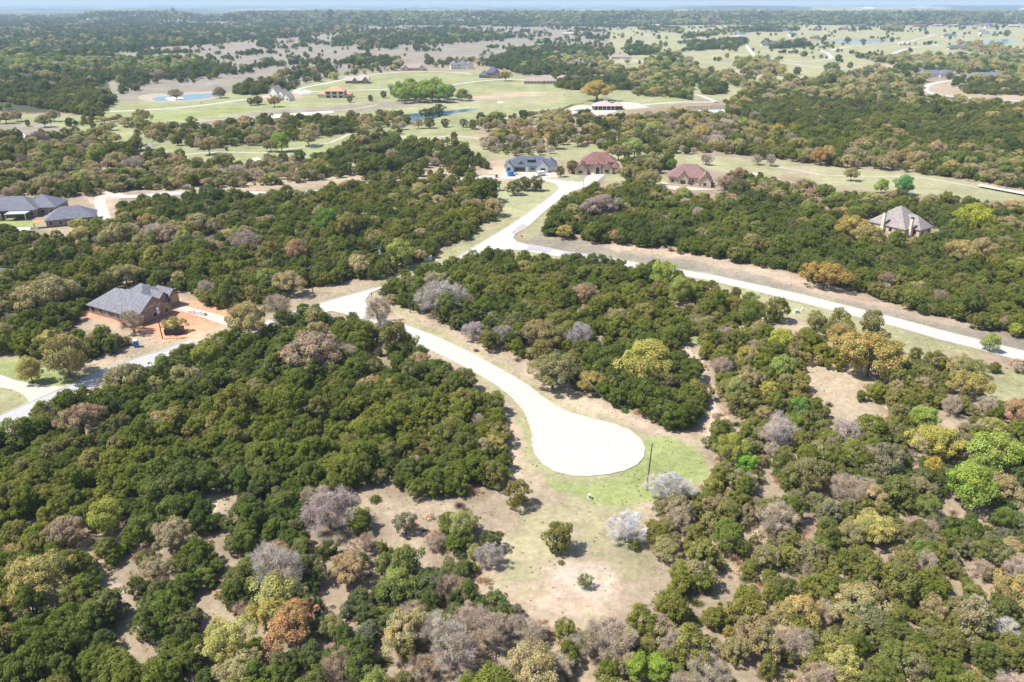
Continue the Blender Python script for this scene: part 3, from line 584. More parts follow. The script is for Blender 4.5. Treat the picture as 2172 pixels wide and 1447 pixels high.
def gableroof(mb, x0, y0, x1, y1, ez, rise, along, oh=.45, th=.22):
    if along == 'x':
        my = (y0 + y1) / 2; s = rise / ((y1 - y0) / 2); X0, X1 = x0 - oh, x1 + oh
        for sy, ye in ((-1, y0 - oh), (1, y1 + oh)):
            zl = ez - oh * s
            mb.mesh([(X0, ye, zl), (X1, ye, zl), (X1, my, ez + rise), (X0, my, ez + rise), (X0, ye, zl + th), (X1, ye, zl + th), (X1, my, ez + rise + th), (X0, my, ez + rise + th)],
                    [(0, 1, 2, 3)[::sy], (4, 5, 6, 7)[::-sy], (0, 1, 5, 4), (0, 3, 7, 4), (1, 2, 6, 5)])
    else:
        mx = (x0 + x1) / 2; s = rise / ((x1 - x0) / 2); Y0, Y1 = y0 - oh, y1 + oh
        for sx, xe in ((-1, x0 - oh), (1, x1 + oh)):
            zl = ez - oh * s
            mb.mesh([(xe, Y0, zl), (xe, Y1, zl), (mx, Y1, ez + rise), (mx, Y0, ez + rise), (xe, Y0, zl + th), (xe, Y1, zl + th), (mx, Y1, ez + rise + th), (mx, Y0, ez + rise + th)],
                    [(0, 1, 2, 3)[::-sx], (4, 5, 6, 7)[::sx], (0, 1, 5, 4), (0, 3, 7, 4), (1, 2, 6, 5)])
def house(name, label, base, yaw, masses, wallm, roofm, wins=True, chimneys=(), doors=(), garages=(), scale=1.0, clear=None, group=None, winmax=14, extra=None):
    loc = at(*base); root = empty(name, loc, math.radians(yaw)); root.scale = (scale,) * 3
    tag(root, label, 'house', group)
    wm = MB(); rm = MB(); xs = []; 
    for k, (x0, y0, x1, y1, e, rise, typ) in enumerate(masses):
        e += k * .006; g = k * .004
        wm.box(x0 + g, y0 + g, -.3, x1 - g, y1 - g, e); xs += [abs(x0), abs(x1), abs(y0), abs(y1)]
        if typ == 'hip': hiproof(rm, x0, y0, x1, y1, e + .1, rise)
        else:
            gableroof(rm, x0, y0, x1, y1, e + .02, rise, typ[1])
            if typ[1] == 'x':
                for xx, dx in ((x0 + g, .25), (x1 - g, -.25)): wm.mesh([(xx, y0, e), (xx, y1, e), (xx, (y0 + y1) / 2, e + rise), (xx + dx, y0, e), (xx + dx, y1, e), (xx + dx, (y0 + y1) / 2, e + rise)], [(0, 1, 2), (5, 4, 3), (0, 2, 5, 3), (1, 4, 5, 2)])
            else:
                for yy, dy in ((y0 + g, .25), (y1 - g, -.25)): wm.mesh([(x0, yy, e), (x1, yy, e), ((x0 + x1) / 2, yy, e + rise), (x0, yy + dy, e), (x1, yy + dy, e), ((x0 + x1) / 2, yy + dy, e + rise)], [(0, 1, 2), (5, 4, 3), (0, 2, 5, 3), (1, 4, 5, 2)])
    wm.build('wall', wallm, root); rm.build('roof', roofm, root)
    r = (max(xs) + 2.5) * scale if clear is None else clear
    HOUSE_CLEAR.append((loc.x, loc.y, r))
    def rect(nm, side, c, z0, w_, h, m_, frame=None, off=.05):
        # side: f(ront) b l r ; c=(x,y) centre on the wall
        def pc(x0_, x1_, za, zb, d):
            m = MB()
            if side in 'fb':
                s = -1 if side == 'f' else 1; ys = sorted((c[1], c[1] + s * d)); m.box(c[0] + x0_, ys[0], za, c[0] + x1_, ys[1], zb)
            else:
                s = -1 if side == 'l' else 1; x_ = sorted((c[0], c[0] + s * d)); m.box(x_[0], c[1] + x0_, za, x_[1], c[1] + x1_, zb)
            return m
        if frame:
            o = pc(-w_ / 2 - .12, w_ / 2 + .12, z0 - .12, z0 + h + .12, off).build(nm, frame, root)
            pc(-w_ / 2, w_ / 2, z0, z0 + h, off + .03).build('pane', m_, o)
        else: o = pc(-w_ / 2, w_ / 2, z0, z0 + h, off).build(nm, m_, root)
        return o
    def inside(x, y, me_):
        return any(k != me_ and m[0] - .1 < x < m[2] + .1 and m[1] - .1 < y < m[3] + .1 for k, m in enumerate(masses))
    for g in garages: rect('garage_door', g[0], g[1:3], 0, g[3], 2.3, g[4] if len(g) > 4 else MT['white'])
    for d in doors: rect('door', d[0], d[1:3], 0, d[3] if len(d) > 3 else 1.3, 2.4, MT['wood'])
    busy = [(g[1], g[2], g[3] / 2 + 1.2) for g in garages] + [(d[1], d[2], 1.8) for d in doors]
    n = 0
    if wins:
        for k, (x0, y0, x1, y1, e, rise, typ) in enumerate(masses):
            floors = [0.9] if e < 4.5 else [0.9, 3.9]
            for side, a0, a1 in (('f', x0, x1), ('l', y0, y1), ('r', y0, y1)):
                cnt = max(1, int((a1 - a0) / 3.6))
                for i in range(cnt):
                    t = a0 + (i + .5) * (a1 - a0) / cnt
                    c = (t, y0) if side == 'f' else ((x0, t) if side == 'l' else (x1, t))
                    q = (c[0], c[1] - .5) if side == 'f' else ((c[0] - .5, c[1]) if side == 'l' else (c[0] + .5, c[1]))
                    if inside(q[0], q[1], k): continue
                    for z0 in floors:
                        if z0 < 2 and any(abs(c[0] - b_[0]) < b_[2] and abs(c[1] - b_[1]) < b_[2] for b_ in busy): continue
                        if n < winmax: rect('window', side, c, z0, 1.5 if e < 3.8 else 1.3, 1.5, MT['glass'], MT['trim']); n += 1
    for (x, y, zt, s, mm) in chimneys:
        cm = MB(); cm.box(x - s / 2, y - s / 2, 0, x + s / 2, y + s / 2, zt); cm.box(x - s * .75, y - s * .75, 0, x + s * .75, y + s * .75, 2.6)
        ch = cm.build('chimney', mm, root); cm = MB(); cm.box(x - s * .6, y - s * .6, zt, x + s * .6, y + s * .6, zt + .25); cm.tube((x, y, zt + .25), (x, y, zt + .6), s * .25, s * .25); cm.build('chimney_cap', MT['dark'], ch)
    if extra: extra(root, rect)
    return root

def part(parent, name, m_, *boxes):
    m = MB()
    for b_ in boxes: m.box(*b_)
    return m.build(name, m_, parent)
# brown brick house being built, left; its front faces right and towards the camera
def ex1(root, rect):
    for x, y in ((-6.5, 0), (-5.6, -3.4), (-7, -5.5), (-5.2, 3.5), (-7.6, 4)): m = MB(); m.tube((x, y, 4.2), (x, y, 7.0 + .75 * (x + 3.2)), .09, .09, 6); m.build('roof_vent', MT['dark'], root)
    m = MB(); m.box(6.4, -7.0, 1.6, 8.8, -6.82, 3.8); m.build('timber_panel', MT['woodlight'], root)
house('brick_house', 'brown brick house under construction with grey shingle roof on bare red soil', (300, 657), 62,
      [(-9.5, -4, 3.0, 12, 2.8, 4.7, 'hip'), (-9.5, -11, 3.0, 3, 2.8, 4.7, 'gy'), (-2, -3.6, 9.4, 8.6, 2.9, 4.4, 'hip'), (2.9, -6.0, 6.0, 0, 4.0, 1.5, 'gy'), (5.8, -6.8, 9.3, 0, 3.9, 1.8, 'gy')],
      MT['brick'], MT['roof_gray'], doors=[('f', 4.4, -6.0)], extra=ex1, clear=17)
# gray roofed house in the right wood
house('stone_house', 'stone house with big taupe hip roof and two pale chimneys inside the right hand wood', (1900, 486), 34,
      [(-8.5, -8.5, 8.5, 8, 3.0, 7.4, 'hip'), (-4, -12.5, 5, 0, 3.05, 4.6, 'hip'), (3, 1, 12, 10, 3.1, 4.6, 'hip')], MT['stone'], MT['roof_taupe'],
      chimneys=[(-9.2, 1, 8.6, 1.1, MT['cream']), (-5.6, -9.2, 7.6, 1.1, MT['cream'])], doors=[('r', 9, -3)], clear=17)
def ex3(root, rect):
    part(root, 'patio_roof', MT['metal'], (-1, -12, 3.0, 8, -6.5, 3.15)); part(root, 'patio_post', MT['trim'], (-.8, -11.8, 0, -.5, -11.5, 3)); part(root, 'patio_post', MT['trim'], (7.4, -11.8, 0, 7.7, -11.5, 3))
house('patio_house', 'long house with dark grey roof, pale stone chimney and metal patio cover at left edge', (42, 455), 8,
      [(-14, -6, 10, 8, 3.3, 5.0, 'hip'), (-13, -10, -5, 2, 3.35, 3.6, 'hip'), (2, -2, 17, 12, 3.3, 4.6, 'hip')], MT['brick'], MT['roof_dark'],
      chimneys=[(-4.2, -10.5, 7.2, 1.4, MT['stone'])], doors=[('f', -1, -6)], extra=ex3, clear=19)
def ex4(root, rect):
    m = MB(); m.mesh([(-14, -6, 2.3), (-9.6, -6, 2.7), (-9.6, -3, 2.7), (-14, -3, 2.3), (-14, -6, 2.4), (-9.6, -6, 2.8), (-9.6, -3, 2.8), (-14, -3, 2.4)], [(3, 2, 1, 0), (4, 5, 6, 7), (0, 1, 5, 4), (2, 3, 7, 6), (3, 0, 4, 7)]); m.build('awning', MT['orange'], root)
    part(root, 'awning_post', MT['wood'], (-13.8, -5.8, 0, -13.6, -5.6, 2.3)); part(root, 'awning_post', MT['wood'], (-13.8, -3.4, 0, -13.6, -3.2, 2.3))
house('low_house', 'low brown house with dark gabled roof and bright orange awning in the left trees', (152, 472), 22,
      [(-9, -5.5, 10, 6.5, 3.0, 4.3, 'hip')], MT['brick'], MT['roof_dark'], doors=[('f', 2, -5.5)], extra=ex4, clear=14)
house('edge_house', 'grey roofed house cut off by the left edge of the photo beside the wood', (-22, 604), 10, [(-8, -5, 6, 6, 3, 3.4, 'hip')], MT['stone'], MT['roof_gray'], clear=9)
def ex5(root, rect):
    for x in (-7.4, 5.6):
        m = MB(); m.mesh([(x, -5.2, 4.1), (x + 4, -5.2, 4.1), (x + 2, -5.2, 6.1), (x, -1, 4.1), (x + 4, -1, 4.1), (x + 2, -1, 6.1)], [(0, 1, 2), (5, 4, 3), (0, 2, 5, 3), (1, 4, 5, 2)]); d = m.build('dormer', MT['wrap'], root)
        m = MB(); gableroof(m, x, -5.2, x + 4, -1, 4.1, 2.0, 'y', .25, .15); m.build('dormer_roof', MT['roof_blue'], d)
        m = MB(); m.box(x + 1.6, -5.3, 4.4, x + 2.4, -5.21, 5.4); m.build('dormer_window', MT['glass'], d)
    m = MB(); m.box(-1.6, -4.0, 5.2, 2.2, -1.6, 6.6); d = m.build('dormer', MT['dark'], root); m = MB(); m.mesh([(-2, -4.3, 6.5), (2.6, -4.3, 6.5), (2.6, 0, 7.4), (-2, 0, 7.4), (-2, -4.3, 6.65), (2.6, -4.3, 6.65), (2.6, 0, 7.55), (-2, 0, 7.55)], [(3, 2, 1, 0), (4, 5, 6, 7), (0, 1, 5, 4), (1, 2, 6, 5), (3, 0, 4, 7)]); m.build('dormer_roof', MT['roof_blue'], d)
    part(root, 'sheathing', MT['wrap'], (-.9, -6.35, 0, 3.6, -6.2, 2.9)); part(root, 'sheathing', MT['wrap'], (-13.6, -8.25, .3, -11.2, -8.15, 2.9))
    rect('window', 'f', (1.6, -6.36), 1.0, 2.4, 1.5, MT['glass'], MT['trim']); rect('porch_opening', 'f', (-6, -6.2), 0, 6.4, 2.7, MT['glass'])
house('white_house', 'white stone house under construction with slate blue roof and green sheathed dormers', (1124, 360), 0,
      [(-14, -6.2, 13, 7, 3.2, 4.6, 'hip'), (-14.6, -8.1, -10.2, 0, 3.25, 2.6, 'gy'), (4.2, -8.6, 10.4, 0, 3.3, 3.3, 'gy'), (9, -5, 15.5, 9, 3.25, 3.2, 'hip')],
      MT['whiteb'], MT['roof_blue'], wins=False, garages=[('r', 15.5, -1.5, 3, MT['glass']), ('r', 15.5, 3, 3, MT['glass'])], extra=lambda r_, q: (ex5(r_, q), q('window', 'f', (7.3, -8.6), .9, 2.6, 1.6, MT['glass'], MT['trim']), q('window', 'f', (-12.4, -8.26), .9, 1.6, 1.6, MT['glass'], MT['trim'])), clear=20)
def ex6(root, rect):
    m = MB(); m.box(-.1, -10.05, 0, 1.9, -9.95, 3.0); m.tube((.9, -10.05, 3.0), (.9, -9.95, 3.0), 1.0, 1.0, 20); d = m.build('entry_arch', MT['dark'], root)
    part(root, 'window', MT['glass'], (5.2, -9.63, 1, 7.2, -9.5, 2.6)); part(root, 'window', MT['glass'], (-10.0, -13.15, 1, -8.6, -13.0, 2.4))
    m = MB(); m.box(4.4, 2, 9.7, 6, 2.9, 10.9); m.build('chimney', MT['stone'], root)
house('tan_house', 'tan stone house with steep red tile roofs beside the pale driveway', (1264, 362), -6,
      [(-8, -3, 11, 9, 5.6, 4.6, 'hip'), (-6, -7.5, 5.5, 3, 5.0, 4.6, 'hip'), (-12, -13, -5, -1, 3.0, 3.3, 'gy'), (3.4, -9.5, 9.4, 0, 3.3, 3.0, 'gy'), (9, -7, 13, 2, 3.2, 2.4, 'hip'), (-1.1, -9.9, 2.9, -4, 4.4, 1.9, 'gy')],
      MT['stone'], MT['roof_red'], wins=True, winmax=10, garages=[('r', -5, -9.5, 4.4, MT['wood'])], extra=ex6, clear=19)
def ex7(root, rect):
    part(root, 'window', MT['glass'], (-4.6, -9.15, .9, -2.2, -9.0, 2.7)); part(root, 'retaining_wall', MT['stone'], (-15, -12, 0, 1, -11.5, .9))
house('tile_house', 'stone house with broad maroon tile roof and front gable beside the oaks', (1462, 386), -14,
      [(-11, -6, 10, 8, 3.6, 6.0, 'hip'), (-6.6, -9, -.4, 0, 3.5, 3.4, 'gy'), (5, -12, 11.5, 0, 3.2, 3.6, 'gy')], MT['stone'], MT['roof_maroon'], winmax=10, doors=[('f', 2, -6)], extra=ex7, clear=19)
# houses on the golf course and beyond
def ex9(root, rect):
    part(root, 'deck', MT['wood'], (1.5, -8.5, 2.6, 6.5, -5, 2.85)); part(root, 'deck_post', MT['white'], (1.6, -8.4, 0, 1.9, -8.1, 2.6)); part(root, 'deck_post', MT['white'], (6.1, -8.4, 0, 6.4, -8.1, 2.6))
house('tall_house', 'tall white house with steep pale gabled roof under construction beside the pond road', (593, 212), -18,
      [(-8, -6, 2, 6, 7.0, 6.5, 'gy'), (1.5, -5, 8, 5, 6.4, 4.0, 'gy'), (7, -6, 15, 4, 3.0, 4.4, 'gy')], MT['whiteb'], MT['roof_pink'], extra=ex9, clear=20)
house('villa', 'orange tile roofed villa with two storeys of dark verandas above the fairway', (712, 206), 0,
      [(-17, -6, 17, 8, 3.4, 3.6, 'hip'), (-9, -9, 11, 6, 6.6, 4.2, 'hip')], MT['cream'], MT['roof_orange'], winmax=16,
      extra=lambda r_, q: [q('veranda_opening', 'f', (x, -9), z, 4.2, 2.4, MT['glass']) for x in (-5.5, 1, 7.5) for z in (.2, 3.7)], wins=False, clear=26)
house('ranch_house', 'pale brown roofed brick house behind the orange tile villa', (762, 176), 6, [(-16, -6, 12, 8, 3.2, 4.6, 'gx'), (-8, -10, -1, 0, 3.1, 3.5, 'gy'), (4, -11, 12, 0, 3.3, 4.2, 'gy')], MT['brick'], MT['roof_pink'], clear=24)
house('ranch_house', 'brown roofed stone house behind bushes on the upper golf road', (877, 149), 3, [(-18, -7, 18, 8, 3.4, 5.4, 'hip'), (-16, -11, -6, 0, 3.2, 4.2, 'gy'), (8, -11, 17, 0, 3.3, 4.2, 'gy')], MT['stone'], MT['roof_brown'], clear=26)
house('manor', 'white and brick two storey house at the bend of the upper golf road', (978, 146), 12, [(-16, -6, -4, 8, 6, 5, 'gy'), (-5, -6, 10, 8, 6.4, 5.4, 'hip'), (8, -9, 17, 4, 5.6, 4.5, 'gy')], MT['whitestone'], MT['roof_gray'], clear=26)
house('manor', 'red brick two storey house with slate blue pointed roof beside the lone road oak', (1042, 165), -8, [(-15, -7, -3, 6, 3.4, 5.8, 'hip'), (-6, -6, 10, 9, 6.6, 7.6, 'hip'), (5, -9, 11, 0, 6.4, 4, 'gy')], MT['brick'], MT['roof_blue'], clear=24)
house('ranch_house', 'low tan house with wide brown roof right of the lone road oak', (1145, 177), -5, [(-19, -8, 4, 6, 3.2, 4.0, 'hip'), (-4, -6, 20, 10, 3.4, 6.2, 'hip')], MT['stone'], MT['roof_brown'], clear=27)
house('ranch_house', 'tan house with brown roof behind trees at the fairway end', (1197, 172), 0, [(-10, -6, 10, 6, 3.2, 4.0, 'hip')], MT['stone'], MT['roof_brown'], clear=14)
def exc(root, rect):
    m = MB(); m.box(-1.6, -1.6, 5.8, 1.6, 1.6, 8.6); t = m.build('cupola', MT['white'], root); m = MB(); hiproof(m, -1.6, -1.6, 1.6, 1.6, 8.7, 2.0, .6); m.build('cupola_roof', MT['roof_gray'], t)
    for x in (-11.5, -7.7, -3.9, 0, 3.9, 7.7): part(root, 'post', MT['cream'], (x - .25, -9.4, 0, x + .25, -8.9, 3.2))
house('clubhouse', 'open poolside pavilion with white cupola on its brown hip roof', (1284, 231), 0, [(-12, -9, 8, 5, 3.4, 3.6, 'hip'), (6, -7, 15, 4, 3.2, 3.4, 'hip')], MT['dark'], MT['roof_pink'], wins=False, extra=exc, clear=18)
far = [  # px, py, width m, kind, wall, roof, yaw, label
    (1316, 125, 34, 0, 'whitestone', 'roof_brown', 0, 'white walled house with brown hip roof alone by the far fairway'),
    (1227, 140, 22, 0, 'stone', 'roof_gray', 0, 'grey roofed house half hidden by trees left of the far fairway'),
    (1503, 89, 44, 1, 'whitestone', 'roof_brown', 5, 'pale house with brown roof left in the far subdivision beside dark trees'),
    (1569, 74, 34, 2, 'whiteb', 'roof_blue', 0, 'white gabled house with blue roof left in the far subdivision'),
    (1562, 81, 24, 0, 'brick', 'roof_pink', 0, 'low pale roofed building in front of the white gabled house'),
    (1682, 77, 24, 2, 'whiteb', 'roof_blue', 10, 'white gabled house with blue roof behind the brown roofed one'),
    (1696, 86, 34, 0, 'brick', 'roof_brown', 0, 'brown hip roofed house with porch in the far subdivision'),
    (1628, 97, 30, 0, 'whitestone', 'roof_blue', 0, 'blue roofed low house among dark junipers in the far subdivision'),
    (1917, 96, 24, 1, 'stone', 'roof_pink', 0, 'small tan stone house by the bend of the far road'),
    (2013, 79, 36, 1, 'whitestone', 'roof_blue', 0, 'wide blue roofed house at the end of the far winding road'),
    (2028, 105, 36, 0, 'stone', 'roof_blue', 0, 'blue grey hip roofed house inside the far loop road'),
    (2088, 73, 28, 2, 'whiteb', 'roof_dark', 0, 'small white house with dark gables at far right'),
    (2098, 60, 34, 2, 'whiteb', 'roof_blue', 0, 'white house with blue roof on the far right rise'),
    (1982, 163, 46, 0, 'whitestone', 'roof_dark', 4, 'long dark roofed house left of the pair behind the right hand woods'),
    (2088, 168, 42, 0, 'whitestone', 'roof_dark', -4, 'long dark roofed house right of the pair behind the right hand woods'),
    (1510, 58, 30, 1, 'brick', 'roof_red', 0, 'red roofed house on the far wood edge at left'),
    (1660, 66, 34, 0, 'stone', 'roof_blue', 0, 'blue roofed house on the far wood edge at centre'),
    (1732, 65, 30, 0, 'brick', 'roof_blue', 0, 'small house with blue roof behind the far scattered junipers'),
    (1790, 63, 34, 0, 'brick', 'roof_red', 0, 'small red roofed house on the far pasture'),
    (1824, 56, 42, 0, 'brick', 'roof_blue', 0, 'grey roofed house nearest the far wood edge'),
    (1952, 57, 60, 1, 'brick', 'roof_red', 0, 'long red roofed house in the row before the far wood'),
    (1990, 56, 46, 1, 'brick', 'roof_brown', 0, 'brown roofed house in the middle of the row before the far wood'),
    (2024, 56, 46, 0, 'brick', 'roof_brown', 0, 'brown roofed house at the right of the row before the far wood'),
    (2150, 57, 40, 0, 'brick', 'roof_pink', 0, 'pale roofed house at the far right end of the pasture'),
    (1205, 74, 40, 0, 'cream', 'roof_pink', 0, 'sand coloured low building on the far brown field'),
    (1391, 56, 36, 0, 'brick', 'roof_pink', 0, 'small pale roofed house in the trees of the far field'),
    (316, 316, 0, 0, '', '', 0, '')]
for (px, py, wd, kd, wl, rf, yw, lb) in far[:-1]:
    h = wd / 2
    ms = [(-h, -6, h * .7, 7, 3.4, 5.0, 'hip'), (h * .1, -9, h, 5, 3.6, 5.4, 'hip')] if kd == 0 else ([(-h, -6, h, 7, 3.4, 5.6, 'hip'), (-h * .6, -9.5, -h * .1, 0, 3.6, 4.4, 'gy'), (h * .3, -9.5, h * .9, 0, 3.5, 4.6, 'gy')] if kd == 1 else [(-h, -6, 0, 8, 6.2, 7.5, 'gy'), (-h * .2, -5, h, 7, 4.4, 5.2, 'hip')])
    house('far_house', lb, (px, py), yw, ms, MT[wl], MT[rf], winmax=4, clear=h + 8)

# ------------------------------------------------------------------ poles, wires, boxes
POLE = {}
def power_pole(key, base, label, h=10.8, arm=True, lean=0.0, transformer=False, ang=0):
    p = at(*base); r = empty('power_pole', p, math.radians(ang)); tag(r, label, 'power pole', 'wooden power poles along the roads')
    m = MB(); m.tube((0, 0, -.3), (lean, 0, h), .17, .11, 10); m.build('post', MT['pole'], r)
    if arm:
        m = MB(); m.box(lean - 1.2, -.08, h - .75, lean + 1.2, .08, h - .6); ca = m.build('crossarm', MT['wood'], r)
        for x in (-1.1, 0, 1.1):
            m = MB(); m.tube((lean + x, 0, h - .6 if x else h), (lean + x, 0, h - .3 if x else h + .3), .09, .05, 8); m.build('insulator', MT['metal'], ca if x else r)
    else:
        m = MB(); m.tube((lean, 0, h), (lean, 0, h + .35), .08, .05, 8); m.build('insulator', MT['metal'], r)
    if transformer:
        m = MB(); m.tube((lean + .5, 0, h - 2.9), (lean + .5, 0, h - 1.4), .38, .38, 14); m.build('transformer', MT['metal'], r)
    POLE[key] = Vector((p.x + lean * math.cos(math.radians(ang)), p.y, h + .1)); return r
power_pole('bulb', (1371, 1040), 'bare wooden power pole on the grass right of the cul-de-sac', 11, False, .35)
power_pole('mid', (1205, 842), 'wooden power pole at the tree edge left of the yellow oak', 11, False)
power_pole('up', (1041, 741), 'wooden power pole half hidden by a juniper and grey bare shrubs', 11, False)
power_pole('upper', (870, 664), 'wooden power pole at the upper left corner of the middle wood', 10.5, False)
power_pole('verge', (827, 612), 'thin wooden power pole on the road verge beside the middle wood', 8, False)
power_pole('lights', (806, 586), 'power pole with white transformers and lamps left of the road', 11, True, 0, True, 30)
power_pole('hidden', (664, 622), 'power pole rising out of the dark wood left of the road, only its top showing', 9.5, True, 0, False, 30)
power_pole('house', (345, 719), 'dark power pole with transformer in front of the brick house', 11, True, -.25, True, 40)
power_pole('left', (150, 776), 'power pole whose top shows above the trees by the left lawn', 10, True, 0, False, 40)
power_pole('right', (1975, 478), 'slim pole behind the stone house with the taupe roof', 9, False)
def wire(a, b, label, sag=1.0, off=0.0, grp=None):
    A, B_ = POLE[a] + Vector((off, 0, -.2)), POLE[b] + Vector((off, 0, -.2)); pts = []
    for i in range(15):
        t = i / 14; q = A.lerp(B_, t); q.z -= sag * 4 * t * (1 - t); pts.append(q)
    m = MB()
    for i in range(14): m.tube(pts[i], pts[i + 1], .013, .013, 4, False)
    tag(m.build('power_line', MT['wire']), label, 'power line', 'wires strung between the poles')
wire('bulb', 'mid', 'wire from the cul-de-sac pole to the pole by the yellow oak', 1.2)
wire('mid', 'up', 'wire from the pole by the yellow oak to the pole in the grey shrubs', 1.2)
wire('up', 'upper', 'wire from the pole in the grey shrubs to the upper corner of the middle wood')
wire('upper', 'verge', 'wire from the middle wood corner to the road verge pole', .5)
wire('verge', 'lights', 'wire crossing the verge to the pole with transformers', .4)
wire('lights', 'hidden', 'upper wire left of the pole with transformers, above the wood', .8)
wire('hidden', 'house', 'wire over the wood behind the brick house', 1.6)
wire('house', 'left', 'wire from the brick house pole towards the left lawn', 1.4)
# utility cabinet
def cabinet(px, py, w_, d, h, label, mtl, yaw=0, name='utility_cabinet', cat='utility box'):
    r = empty(name, at(px, py), math.radians(yaw)); tag(r, label, cat)
    m = MB(); m.box(-w_ / 2 - .15, -d / 2 - .15, 0, w_ / 2 + .15, d / 2 + .15, .12); m.build('base', MT['kerb'], r)
    m = MB(); m.box(-w_ / 2, -d / 2, .12, w_ / 2, d / 2, h * .93); b_ = m.build('body', mtl, r, .03)
    m = MB(); m.box(-w_ / 2 - .06, -d / 2 - .06, h * .93, w_ / 2 + .06, d / 2 + .06, h); m.build('lid', mtl, r, .03)
    m = MB(); m.box(-w_ * .42, -d / 2 - .03, .25, -.03, -d / 2, h * .85); m.build('door', mtl, r); m = MB(); m.box(.03, -d / 2 - .03, .25, w_ * .42, -d / 2, h * .85); m.build('door', mtl, r)
    return r
cabinet(907, 553, 3.0, 2.4, 2.1, 'large grey green utility cabinet on the grass left of the road', MT['green'], 12)
cabinet(1689, 664, 1.3, 1.1, 1.1, 'small grey green transformer box below the right hand road', MT['green'], 5)
cabinet(1250, 1057, .5, .5, .9, 'small green pedestal on the grass below the cul-de-sac', MT['green'])
cabinet(1701, 659, .35, .35, 1.0, 'slim white pedestal beside the small transformer box', MT['white'])
cabinet(813, 588, .9, .8, 1.0, 'small white box beside the pole with transformers', MT['white'])
tag(sheet('pad', [(916, 551), (922, 547), (931, 549), (925, 553)], MT['drive'], .05), kind='structure')
def lamp(px, py, h, label):
    r = empty('street_lamp', at(px, py)); tag(r, label, 'street lamp', 'short post lamps at the junctions')
    m = MB(); m.tube((0, 0, 0), (0, 0, .5), .16, .12, 10); m.tube((0, 0, .5), (0, 0, h - .7), .07, .06, 8); m.build('post', MT['dark'], r)
    m = MB(); m.tube((0, 0, h - .7), (0, 0, h - .15), .14, .24, 8); m.build('lantern', MT['glass'], r); m = MB(); m.tube((0, 0, h - .15), (0, 0, h + .12), .3, .04, 8); m.build('lamp_cap', MT['dark'], r)
lamp(790, 648, 4.4, 'black post lamp at the junction corner below the middle wood')
lamp(1237, 399, 4.2, 'black post lamp at the top junction in front of the tan house')
r = empty('road_sign', at(1107, 513)); tag(r, 'small brown post with narrow sign at the fork of the two pale roads', 'road sign')
m = MB(); m.tube((0, 0, 0), (0, 0, 2.6), .05, .05, 8); m.build('post', MT['pole'], r); m = MB(); m.box(-.3, -.05, 1.9, .3, .03, 2.7); m.build('sign_plate', MT['wood'], r)
# construction site things
def dumpster(px, py, yaw, L, W, H, label, body, fillm):
    r = empty('dumpster', at(px, py), math.radians(yaw)); tag(r, label, 'dumpster')
    m = MB(); t = .1
    m.box(-L / 2, -W / 2, .15, L / 2, W / 2, .3); m.box(-L / 2, -W / 2, .3, L / 2, -W / 2 + t, H); m.box(-L / 2, W / 2 - t, .3, L / 2, W / 2, H); m.box(-L / 2, -W / 2 + t, .3, -L / 2 + t, W / 2 - t, H); m.box(L / 2 - t, -W / 2 + t, .3, L / 2, W / 2 - t, H)
    m.build('container', body, r)
    m = MB()
    for i in range(7):
        x = -L / 2 + .4 + i * (L - .8) / 6
        for s in (-1, 1): m.box(x - .06, min(s * W / 2, s * (W / 2 + .09)), .2, x + .06, max(s * W / 2, s * (W / 2 + .09)), H)
    m.build('rib', body, r)
    m = MB(); rr = random.Random(4)
    for i in range(26):
        x, y, z = rr.uniform(-L / 2 + .5, L / 2 - .5), rr.uniform(-W / 2 + .3, W / 2 - .3), rr.uniform(H * .5, H * .95); a, b_, c = rr.uniform(.1, .5), rr.uniform(.1, .4), rr.uniform(.05, .2); m.box(x - a, y - b_, z, x + a, y + b_, z + c)
    m.build('rubbish', fillm, r)
dumpster(371, 708, 8, 5.2, 2.4, 1.9, 'black dumpster heaped with pale rubbish below the brick house', MT['dark'], MT['junk'])
def toilet(px, py, label, mtl):
    r = empty('portable_toilet', at(px, py), math.radians(15)); tag(r, label, 'portable toilet')
    m = MB(); m.box(-.6, -.6, 0, .6, .6, 2.1); m.build('cabin', mtl, r, .04); m = MB(); m.mesh([(-.65, -.65, 2.1), (.65, -.65, 2.1), (.65, .65, 2.1), (-.65, .65, 2.1), (-.4, -.4, 2.4), (.4, -.4, 2.4), (.4, .4, 2.4), (-.4, .4, 2.4)], [(3, 2, 1, 0), (4, 5, 6, 7), (0, 1, 5, 4), (1, 2, 6, 5), (2, 3, 7, 6), (3, 0, 4, 7)]); m.build('cabin_roof', MT['white'], r)
    m = MB(); m.box(-.4, -.64, .15, .4, -.6, 1.95); m.build('door', mtl, r)
toilet(290, 736, 'blue portable toilet in the tree shade below the brick house', MT['blue'])
toilet(1053, 377, 'red portable toilet on the bare soil left of the white house', MT['redp'])
r = empty('water_tank', at(1083, 373)); tag(r, 'round blue tank on the pale soil in front of the white house', 'tank')
m = MB(); m.tube((0, 0, 0), (0, 0, 2.5), 1.75, 1.75, 28); m.build('tank', MT['blue'], r); m = MB()
for i in range(10): a = 2 * PI * i / 10; m.tube((1.78 * math.cos(a), 1.78 * math.sin(a), 0), (1.78 * math.cos(a), 1.78 * math.sin(a), 2.6), .06, .06, 6)
m.build('rib', MT['blue'], r)
m = MB(); rr = random.Random(8)
for i in range(40):
    x, y = rr.gauss(0, 1.4), rr.gauss(0, .8); a, b_, c = rr.uniform(.1, .45), rr.uniform(.1, .3), rr.uniform(.05, .3); m.box(x - a, y - b_, 0, x + a, y + b_, c + max(0, .7 - abs(x) * .4))
o = m.build('rubble_pile', MT['junk']); o.location = at(1095, 370); tag(o, 'pile of pale building rubble beside the round blue tank', 'rubble')
